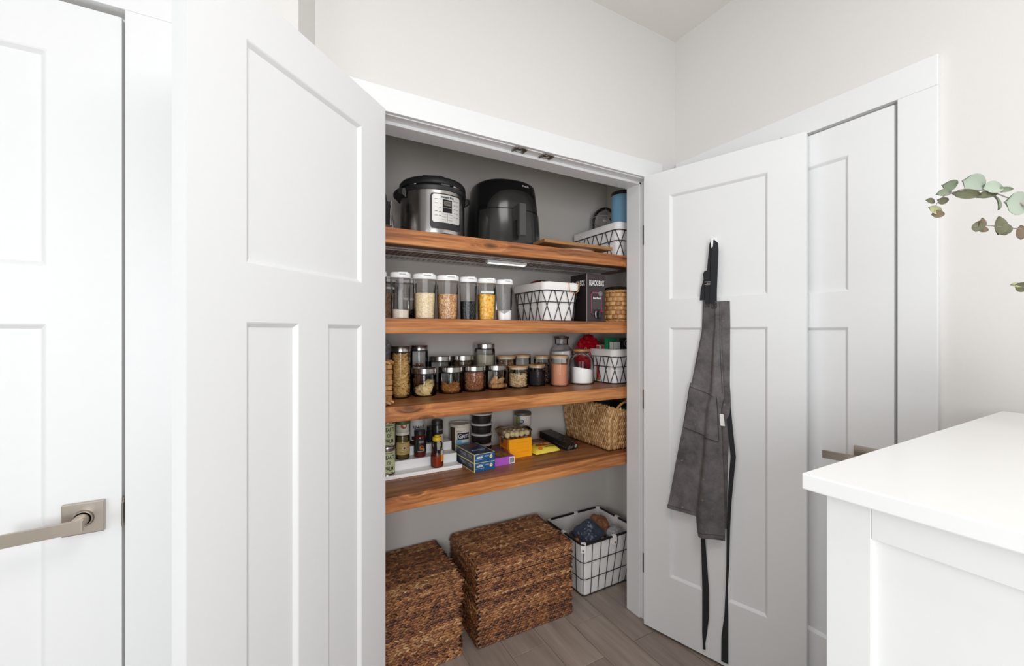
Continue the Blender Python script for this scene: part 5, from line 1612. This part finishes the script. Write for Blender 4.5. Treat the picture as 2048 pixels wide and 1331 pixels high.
obj('pouch', crumple(0.050, 0.05, 0.050, 3, 0.3, 2.4, 63, .08), C(36, 140, 104, 0.5), t, 60)
t = thing('grey_packet', 'pale grey packet between pouch and green packet in the seagrass basket', 'packet', (1.500, 1.675, Z4 + 0.145))
obj('pouch', crumple(0.05, 0.05, 0.055, 3, 0.3, 2.4, 64, .08), C(112, 114, 116, 0.6), t, 60)

# ------------------------------------------------------------------ wire bin on the floor
t = thing('wire_bin', 'black wire bin with a white liner full of crumpled bags, on the floor', 'bin', (1.4965, 1.788, 0.002))
W0, D0, W1, D1, HB = 0.317, 0.252, 0.374, 0.320, 0.281
def bsec(z, g=0.0, r=0.02):
    k = z / HB
    return [(x, y, z) for x, y in rrect(W0 + (W1 - W0) * k + 2 * g, D0 + (D1 - D0) * k + 2 * g, r, 4)]
b = B()
rg = random.Random(3)
def jig(q, a):
    return [(x + rg.uniform(-a, a), y + rg.uniform(-a, a), z) for x, y, z in q]
b.loft([bsec(0.002, -.006)] + [jig(bsec(HB * k / 8, -.0045), .0012) for k in range(1, 8)] + [bsec(HB - 0.004, -.004)], True, False)
b.loft([bsec(HB - 0.004, -.007), bsec(HB * .5, -.0075), bsec(0.008, -.008)], False, True)
obj('liner', b, M['canvas'], t, True)
obj('top_rail', B().tube(bsec(HB, 0.0, 0.02), 0.0058, 8, closed=True), M['wire'], t, True)
wb = B()
for z in (0.002, HB * .325, HB * .65):
    wb.tube(bsec(z, .001), 0.0019, 5, closed=True)
poly0, poly1 = [p[:2] for p in bsec(0.002, .001)], [p[:2] for p in bsec(HB, .001)]
for k in range(24):
    a, c = along(poly0, (k + .3) / 24), along(poly1, (k + .3) / 24)
    wb.tube([(a[0], a[1], 0.002), (c[0], c[1], HB)], 0.0017, 5)
obj('wire_frame', wb, M['wire'], t, True)
for (fx, fy, rz_) in ((-1, -1, -45), (1, -1, 45), (1, 1, 135), (-1, 1, -135), (0.08, -1, 0), (0.08, 1, 180), (-1, 0, -90), (1, 0, 90)):
    c = 0.94 if abs(fx) == abs(fy) == 1 else 1.0
    X, Y = fx * (W1 / 2) * c, fy * (D1 / 2) * c
    q = B()
    q.loft([[(-.0125, y, z), (.0125, y, z), (.0125, y - .002, z), (-.0125, y - .002, z)] for y, z in ((-0.0065, HB - 0.040), (-0.0075, HB - 0.006))])
    q.box(-.0125, .0125, -0.0095, 0.0085, HB - .006, HB + .0072, .002)
    q.box(-.0125, .0125, 0.0065, 0.0085, HB - .04, HB - .005)
    tb = obj('liner_tab', q, M['canvas'], t, False, loc=(X, Y, 0), rot=(0, 0, radians(rz_)))
    obj('snap', B().loft([[(r * cos(a * pi / 8), y, HB - .028 + r * sin(a * pi / 8)) for a in range(16)] for y, r in ((-.0075, .0055), (-.0105, .005), (-.0112, .0025))]), M['hinge'], tb, True)
def bag(name, label, loc, dims, mat, seed, amp=.30, fine=.085, sub=4):
    t = thing(name, label, 'bag', loc, seed * .7)
    obj('pouch', crumple(*dims, 5, amp, 2.6, seed, fine), mat, t, 65)
navy = plain('slate_blue_film', srgb(62, 70, 84), 0.3, gcol=0.15, gscale=20)
bag('plastic_bag', 'crumpled slate blue plastic bag on top of the wire bin', (1.443, 1.752, 0.248), (0.085, 0.072, 0.078), navy, 71, .25, .085)
bag('paper_bag', 'crumpled brown bag behind the slate blue one in the wire bin', (1.560, 1.800, 0.245), (0.066, 0.060, 0.066), C(146, 98, 68, 0.55), 72)
bag('clear_bag', 'crumpled whitish clear bag at the right in the wire bin', (1.600, 1.715, 0.225), (0.058, 0.052, 0.050), plain('milky_film', srgb(176, 178, 182), 0.25, gcol=0.1, gscale=20), 73)
bag('paper_bag', 'torn brown paper bag at the front of the wire bin', (1.490, 1.715, 0.215), (0.050, 0.036, 0.045), C(158, 112, 72, 0.8), 74)
bag('snack_bag', 'dark bag with an orange patch at the left in the wire bin', (1.390, 1.805, 0.215), (0.045, 0.060, 0.048), C(34, 28, 26, 0.4), 75)
bag('orange_wrapper', 'small orange wrapper at the left in the wire bin', (1.378, 1.748, 0.232), (0.034, 0.022, 0.022), C(176, 104, 30, 0.45), 76, .25, .1, 3)
bag('filler_bag', 'large grey bag filling the bottom of the wire bin', (1.495, 1.790, 0.108), (0.128, 0.095, 0.094), C(120, 118, 116, 0.5), 77, .15, .06)

# ------------------------------------------------------------------ apron on the right pantry door
DL, DR = (1.4491, 1.3652, 0.0), (0, 0, radians(-73.85))
t = thing('door_hook', 'small white adhesive hook holding the apron strap', 'hook', DL, rot=DR)
b = B().box(0.293, 0.3155, -0.004, 0, 1.662, 1.716, 0.0012)
obj('plate', b, M['whiteplastic'], t)
obj('hook_arm', B().tube([(0.304, -0.003, 1.672), (0.304, -0.012, 1.668), (0.304, -0.021, 1.674), (0.304, -0.024, 1.690), (0.304, -0.023, 1.706)], 0.0042, 8), M['whiteplastic'], t, True)

ap = thing('apron', 'washed grey denim apron with black straps hanging on the open door', 'apron', DL, rot=DR)
def lerp_tab(tab, z):
    tab = sorted(tab)
    if z <= tab[0][0]: return tab[0][1]
    for (z0, a), (z1, c) in zip(tab, tab[1:]):
        if z <= z1: return a + (c - a) * (z - z0) / (z1 - z0)
    return tab[-1][1]
XL = [(1.470, 0.2635), (1.35, 0.2600), (1.30, 0.2525), (1.106, 0.2154), (0.94, 0.1865), (0.75, 0.152), (0.58, 0.1225)]
XRt = [(1.470, 0.3330), (1.30, 0.3350), (1.185, 0.3423), (1.08, 0.3485), (1.04, 0.337), (0.96, 0.338), (0.75, 0.348), (0.50, 0.3545)]
def apron_y(x, z):
    """distance off the door of the cloth"""
    xl, xr = lerp_tab(XL, z), lerp_tab(XRt, z)
    s_ = (x - xl) / max(1e-4, xr - xl)
    down = min(1, max(0, (1.47 - z) / 0.9))
    cr = 0.72 - 0.17 * down
    f_ = 0.010 + 0.010 * down
    ridge = math.exp(-((s_ - cr - .10) / .13) ** 2) * (0.010 + 0.016 * down)
    valley = -math.exp(-((s_ - cr + .05) / .05) ** 2) * 0.010 * down
    roll = 0.011 * down * (sin(s_ * 7.5 + 1.2) * .5 + .5) + 0.006 * sin(s_ * pi)
    n_ = 0.004 * noise.noise(Vector((x * 16, z * 7, 1.7))) + 0.0018 * noise.noise(Vector((x * 45, z * 24, 5.1)))
    return -(f_ + ridge + valley + roll + n_)
def hem(s_):
    k = min(1, max(0, (s_ - 0.53) / 0.05))
    return (0.583 - 0.004 * s_) * (1 - k) + (0.512 + 0.020 * (s_ - .55)) * k + .0
nS, nT = 34, 60
secs = []
for j in range(nT + 1):
    front = []
    for i in range(nS + 1):
        s_ = i / nS
        zt = 1.4675 - 0.012 * s_
        z = zt + (hem(s_) - zt) * j / nT
        xl, xr = lerp_tab(XL, z), lerp_tab(XRt, z)
        x = xl + (xr - xl) * s_
        front.append((x, apron_y(x, z), z))
    secs.append(front + [(x, y + 0.0016, z) for x, y, z in reversed(front)])
obj('front_panel', B().loft(secs), M['denim'], ap, 60)
# folded side behind
secs = []
FR = [(1.470, 0.3635), (1.35, 0.3654), (1.13, 0.3643), (1.05, 0.3685), (0.95, 0.3620), (0.80, 0.356), (0.55, 0.352)]
for j in range(31):
    z = 1.458 - (1.458 - 0.56) * j / 30
    xl = lerp_tab(XRt, z) - 0.022; xr = lerp_tab(FR, z)
    row_ = []
    for i in range(9):
        s_ = i / 8; x = xl + (xr - xl) * s_
        row_.append((x, -(0.005 + 0.006 * sin(s_ * pi) + 0.0025 * noise.noise(Vector((x * 30, z * 9, 8)))), z))
    secs.append(row_ + [(x, y + .0015, z) for x, y, z in reversed(row_)])
fo = obj('folded_side', B().loft(secs), M['denim'], ap, 60)
def on_apron(poly_fn, off, name, mat, nu=10, nv=10, th=0.0012):
    secs = []
    for j in range(nv + 1):
        fr_ = []
        for i in range(nu + 1):
            x, z = poly_fn(i / nu, j / nv)
            fr_.append((x, apron_y(x, z) - off, z))
        secs.append(fr_ + [(x, y + th, z) for x, y, z in reversed(fr_)])
    return obj(name, B().loft(secs), mat, ap, 60)
quad = lambda A, Bq, Cq, Dq: (lambda u, v: (A[0] * (1 - u) * (1 - v) + Bq[0] * u * (1 - v) + Dq[0] * (1 - u) * v + Cq[0] * u * v, A[1] * (1 - u) * (1 - v) + Bq[1] * u * (1 - v) + Dq[1] * (1 - u) * v + Cq[1] * u * v))
on_apron(quad((0.2165, 1.125), (0.3250, 1.0930), (0.3310, 0.9033), (0.1890, 0.9400)), 0.0030, 'pocket', M['denim'], 16, 12)
on_apron(quad((0.2165, 1.1265), (0.3250, 1.0945), (0.3255, 1.078), (0.2140, 1.110)), 0.0042, 'pocket_hem', M['denim'], 16, 2)
on_apron(quad((0.1230, 0.5990), (0.2335, 0.5965), (0.2330, 0.5840), (0.1230, 0.5855)), 0.0016, 'bottom_hem', M['denim'], 10, 2)
on_apron(quad((0.2620, 0.5320), (0.3520, 0.5380), (0.3525, 0.5240), (0.2620, 0.5160)), 0.0016, 'bottom_hem', M['denim'], 10, 2)
def seam(pts, mat, r=0.0009, off=0.0048):
    P = []
    for (x0, z0), (x1, z1) in zip(pts, pts[1:]):
        for k in range(10):
            x, z = x0 + (x1 - x0) * k / 10, z0 + (z1 - z0) * k / 10
            P.append((x, apron_y(x, z) - off, z))
    return obj('seam', B().tube(P, r, 4), mat, ap)
dk = C(52, 49, 50, 0.9)
seam([(0.2165, 1.125), (0.1895, 0.940), (0.3310, 0.9035), (0.3250, 1.0945)], dk, 0.0011)
seam([(0.2170, 1.110), (0.3250, 1.0780)], dk, 0.0008)
seam([(0.3300, 1.452), (0.3320, 1.30), (0.3380, 1.185), (0.3430, 1.085)], dk, 0.0007, 0.0012)
seam([(0.2680, 1.458), (0.2645, 1.35), (0.2570, 1.30), (0.2210, 1.106), (0.1920, 0.94)], dk, 0.0004, 0.0010)
seam([(0.1260, 0.5975), (0.2335, 0.5960)], dk, 0.0007, 0.0020)
seam([(0.2620, 0.5315), (0.3520, 0.5380)], dk, 0.0007, 0.0020)
def stitch_box(cx, cz, w_):
    b = B()
    for a, c in (((-1, 1), (1, 1)), ((1, 1), (1, -1)), ((1, -1), (-1, -1)), ((-1, -1), (-1, 1)), ((-1, -1), (1, 1)), ((-1, 1), (1, -1))):
        pts = []
        for k in range(4):
            f_ = k / 3; x, z = cx + w_ * (a[0] + (c[0] - a[0]) * f_), cz + w_ * (a[1] + (c[1] - a[1]) * f_)
            pts.append((x, apron_y(x, z) - .0022, z))
        b.tube(pts, 0.0008, 4)
    o = obj('stitching', b, M['strap'], ap); o['kind'] = 'stuff'
stitch_box(0.311, 1.441, 0.0105); stitch_box(0.282, 1.446, 0.0085)
def ribbon(name, pts, ws, mat=None, th=0.0018, parent=None):
    """flat webbing: points (x, y, z) with a half-width along x and a lean towards y"""
    secs = []
    for (x, y, z), (hw, ly) in zip(pts, ws):
        secs.append([(x - hw, y - ly, z), (x + hw, y + ly, z), (x + hw, y + ly + th, z), (x - hw, y - ly + th, z)])
    return obj(name, B().loft(secs), mat or M['strap'], parent or ap, 60)
y_ = lambda x, z: apron_y(x, z)
ribbon('neck_strap', [(0.3075, y_(.3075, 1.452) - .004, 1.452), (0.3085, -0.0230, 1.50), (0.3125, -0.0235, 1.60), (0.3150, -0.0240, 1.66), (0.3145, -0.0225, 1.690), (0.3065, -0.0195, 1.7045)],
       [(0.0130, 0), (0.0130, 0), (0.0130, .001), (0.0128, .001), (0.0100, .003), (0.0035, .004)])
ribbon('neck_strap', [(0.3020, -0.0160, 1.7050), (0.2960, -0.0165, 1.690), (0.2930, -0.0150, 1.640), (0.2910, -0.0150, 1.585), (0.2860, -0.0165, 1.560), (0.2850, -0.0170, 1.535)],
       [(0.0020, .004), (0.0035, .004), (0.0058, .003), (0.0092, .002), (0.0135, .001), (0.0125, .001)])
ribbon('strap_tail', [(0.2790, -0.0140, 1.585), (0.2735, -0.0145, 1.572), (0.2740, -0.0150, 1.550), (0.2660, -0.0120, 1.510), (0.2640, -0.0110, 1.466)],
       [(0.0075, 0), (0.0085, .001), (0.0050, .003), (0.0100, .002), (0.0120, .001)])
ribbon('strap_base', [(0.2860, y_(.286, 1.455) - .003, 1.452), (0.2865, -0.0180, 1.49), (0.2865, -0.0185, 1.525)], [(0.0125, 0), (0.0125, 0), (0.0125, 0)])
b = B(); b.tube([(0.2735, -0.0185, 1.528), (0.2995, -0.0195, 1.527), (0.2995, -0.0195, 1.537), (0.2735, -0.0185, 1.538)], 0.0020, 6, closed=True)
obj('ring_buckle', b, M['chrome'], ap, True)
ribbon('tie', [(0.2640, -0.020, 0.600), (0.2630, -0.014, 0.520), (0.2665, -0.010, 0.440), (0.2735, -0.009, 0.290), (0.2735, -0.009, 0.180), (0.2690, -0.008, 0.110), (0.2665, -0.007, 0.062), (0.2675, -0.007, 0.040)],
       [(0.006, .002), (0.006, .003), (0.0085, .002), (0.0125, .001), (0.0125, .001), (0.0085, .002), (0.0035, .003), (0.0045, .002)])
ribbon('tie', [(0.3560, -0.006, 1.075), (0.3640, -0.008, 0.980), (0.3730, -0.010, 0.900), (0.3780, -0.011, 0.850), (0.3705, -0.010, 0.760), (0.3640, -0.009, 0.670), (0.3600, -0.009, 0.560), (0.3575, -0.008, 0.420), (0.3530, -0.008, 0.320), (0.3520, -0.008, 0.220), (0.3465, -0.008, 0.130), (0.3460, -0.008, 0.030)],
       [(0.009, .001), (0.0090, .002), (0.0080, .003), (0.0085, .003), (0.0075, .003), (0.006, .004), (0.0045, .005), (0.004, .004), (0.0025, .004), (0.0060, .003), (0.0120, .001), (0.0125, .001)])
tg = ribbon('care_tag', [(0.3405, -0.026, 1.014), (0.3425, -0.028, 0.990), (0.3450, -0.027, 0.968)], [(0.0065, .001), (0.0080, .001), (0.0075, .001)], M['paperwhite'], .0012)
tg['label'] = 'white care tag'

# ------------------------------------------------------------------ eucalyptus on the counter
t = thing('vase', 'pale ceramic vase of eucalyptus on the white countertop', 'vase', (1.300, 0.120, ZT))
obj('body', B().lathe([(0.045, 0), (0.05, 0.003), (0.062, 0.06), (0.058, 0.12), (0.036, 0.17), (0.032, 0.20), (0.036, 0.215), (0.031, 0.214), (0.027, 0.20), (0.03, 0.16), (0.05, 0.1), (0.05, 0.02), (0.0, 0.012)], 40, cap1=False), C(224, 220, 212, 0.5), t, True)
leaf_m = {
    'pale': plain('pale_eucalyptus_leaf', srgb(164, 176, 160), 0.6, gcol=0.1, gscale=40),
    'mid': plain('grey_green_leaf', srgb(124, 134, 112), 0.6, gcol=0.12, gscale=40),
    'dark': plain('olive_leaf', srgb(98, 100, 74), 0.6, gcol=0.15, gscale=40),
    'brown': plain('brownish_leaf', srgb(112, 96, 76), 0.65, gcol=0.2, gscale=40),
    'lime': plain('yellow_green_leaf', srgb(170, 174, 130), 0.6, gcol=0.1, gscale=40),
}
def leaf_mesh():
    b = B(); n = 7; vs = []; fs = []
    for j in range(n + 1):
        v = j / n
        w_ = 0.5 * (sin(pi * v ** .8)) ** .65 if 0 < j < n else 0.02
        for i in range(5):
            u = i / 4 * 2 - 1
            vs.append((u * w_, v - 0.5, 0.10 * u * u - 0.12 * (2 * v - 1) ** 2))
    for j in range(n):
        for i in range(4):
            a = j * 5 + i; fs.append((a, a + 1, a + 6, a + 5))
    m_ = len(vs)
    vs += [(x, y, z - 0.018) for x, y, z in vs]
    fs += [tuple(m_ + k for k in reversed(f)) for f in fs]
    return b.add(vs, fs)
lv = leaf_mesh()
lmesh = {k: lv.mesh('leaf', m, True) for k, m in leaf_m.items()}
def branch(label, pts, leaves, seed):
    t = thing('eucalyptus_stem', label, 'plant', pts[-1], 0, 'eucalyptus stems in the vase')
    o0 = Vector(pts[-1])
    n = len(pts); P = [Vector(p) - o0 for p in pts]
    sm = []
    for k in range(n - 1):                 # smooth through the points
        p0, p1, p2, p3 = P[max(0, k - 1)], P[k], P[k + 1], P[min(n - 1, k + 2)]
        for q in range(4):
            f_ = q / 4
            sm.append(0.5 * ((2 * p1) + (p2 - p0) * f_ + (2 * p0 - 5 * p1 + 4 * p2 - p3) * f_ ** 2 + (3 * p1 - p0 - 3 * p2 + p3) * f_ ** 3))
    sm.append(P[-1])
    obj('stem', B().tube(sm, [0.0006 + 0.0012 * i / len(sm) for i in range(len(sm))], 6), C(138, 126, 122, 0.7), t, True)
    rg = random.Random(seed)
    right = Vector((0.8717, -0.49, 0)); back = Vector((-0.49, -0.8717, 0))
    for (x, y, z, w_, h_, kind) in leaves:
        # broad side roughly towards the room, long axis level or upright as seen
        a = rg.uniform(-.35, .35)
        if h_ > w_: L_, Wd, ax = h_, w_, Vector((0, 0, 1))
        else: L_, Wd, ax = w_, h_, right
        Y = (ax + Vector((rg.uniform(-.2, .2), rg.uniform(-.3, .3), a * .7))).normalized()
        Zv = (back + right * rg.uniform(-.7, .7) + Vector((0, 0, rg.uniform(-.6, .7)))).normalized()
        X = Y.cross(Zv).normalized(); Zv = X.cross(Y).normalized()
        m3 = Matrix((X, Y, Zv)).transposed()
        o = obj('leaf', lmesh[kind], None, t)
        o.location = Vector((x, y, z)) - o0
        o.rotation_euler = m3.to_euler()
        o.scale = (Wd * 1.12, L_ * 1.12, L_ * 1.0)
branch('eucalyptus stem arching highest, with big pale round leaves',
       [(1.1214, 0.3104, 1.5704), (1.1274, 0.3071, 1.589), (1.1445, 0.2974, 1.6057), (1.1744, 0.2806, 1.6135), (1.2129, 0.259, 1.6116), (1.2445, 0.2412, 1.5998), (1.2753, 0.2239, 1.5822), (1.318, 0.180, 1.49), (1.304, 0.124, 1.345), (1.300, 0.120, 1.26)],
       [(1.1163, 0.3133, 1.592, .0196, .0098, 'dark'), (1.1376, .3013, 1.593, .0235, .0128, 'dark'), (1.1402, .2998, 1.6086, .0314, .0137, 'mid'), (1.1505, .2941, 1.6234, .0353, .0196, 'mid'),
        (1.1248, .3085, 1.5743, .0314, .0128, 'lime'), (1.1291, .3061, 1.5665, .0196, .0137, 'brown'), (1.1787, .2782, 1.6057, .0432, .0167, 'dark'), (1.1915, .271, 1.6263, .0432, .0314, 'pale'),
        (1.2137, .2585, 1.6047, .0333, .0147, 'dark'), (1.224, .2528, 1.6185, .0373, .0235, 'pale'), (1.23, .2494, 1.591, .0157, .0294, 'mid'), (1.2428, .2422, 1.6145, .0255, .0098, 'mid'), (1.265, .2297, 1.5861, .0451, .0412, 'pale')], 1)
branch('thin eucalyptus stem in the middle with a star shaped tip',
       [(1.1881, 0.2729, 1.542), (1.2129, 0.259, 1.5439), (1.2513, 0.2374, 1.539), (1.2855, 0.2182, 1.5292), (1.318, 0.175, 1.45), (1.301, 0.121, 1.345), (1.297, 0.118, 1.26)],
       [(1.1966, .2681, 1.5429, .0157, .0196, 'dark'), (1.2035, .2643, 1.5488, .0157, .0196, 'brown'), (1.206, .2628, 1.5361, .0177, .0118, 'brown'), (1.2342, .247, 1.5449, .0235, .0333, 'dark'), (1.2428, .2422, 1.537, .0196, .0216, 'dark'), (1.271, .2263, 1.5312, .0177, .0255, 'brown')], 2)
branch('lowest eucalyptus stem just entering the picture',
       [(1.2531, 0.2364, 1.4292), (1.277, 0.223, 1.4213), (1.300, 0.185, 1.40), (1.298, 0.123, 1.345), (1.303, 0.118, 1.26)],
       [(1.2633, .2307, 1.4272, .0196, .0088, 'lime'), (1.2719, .2259, 1.4233, .0255, .0177, 'dark')], 3)
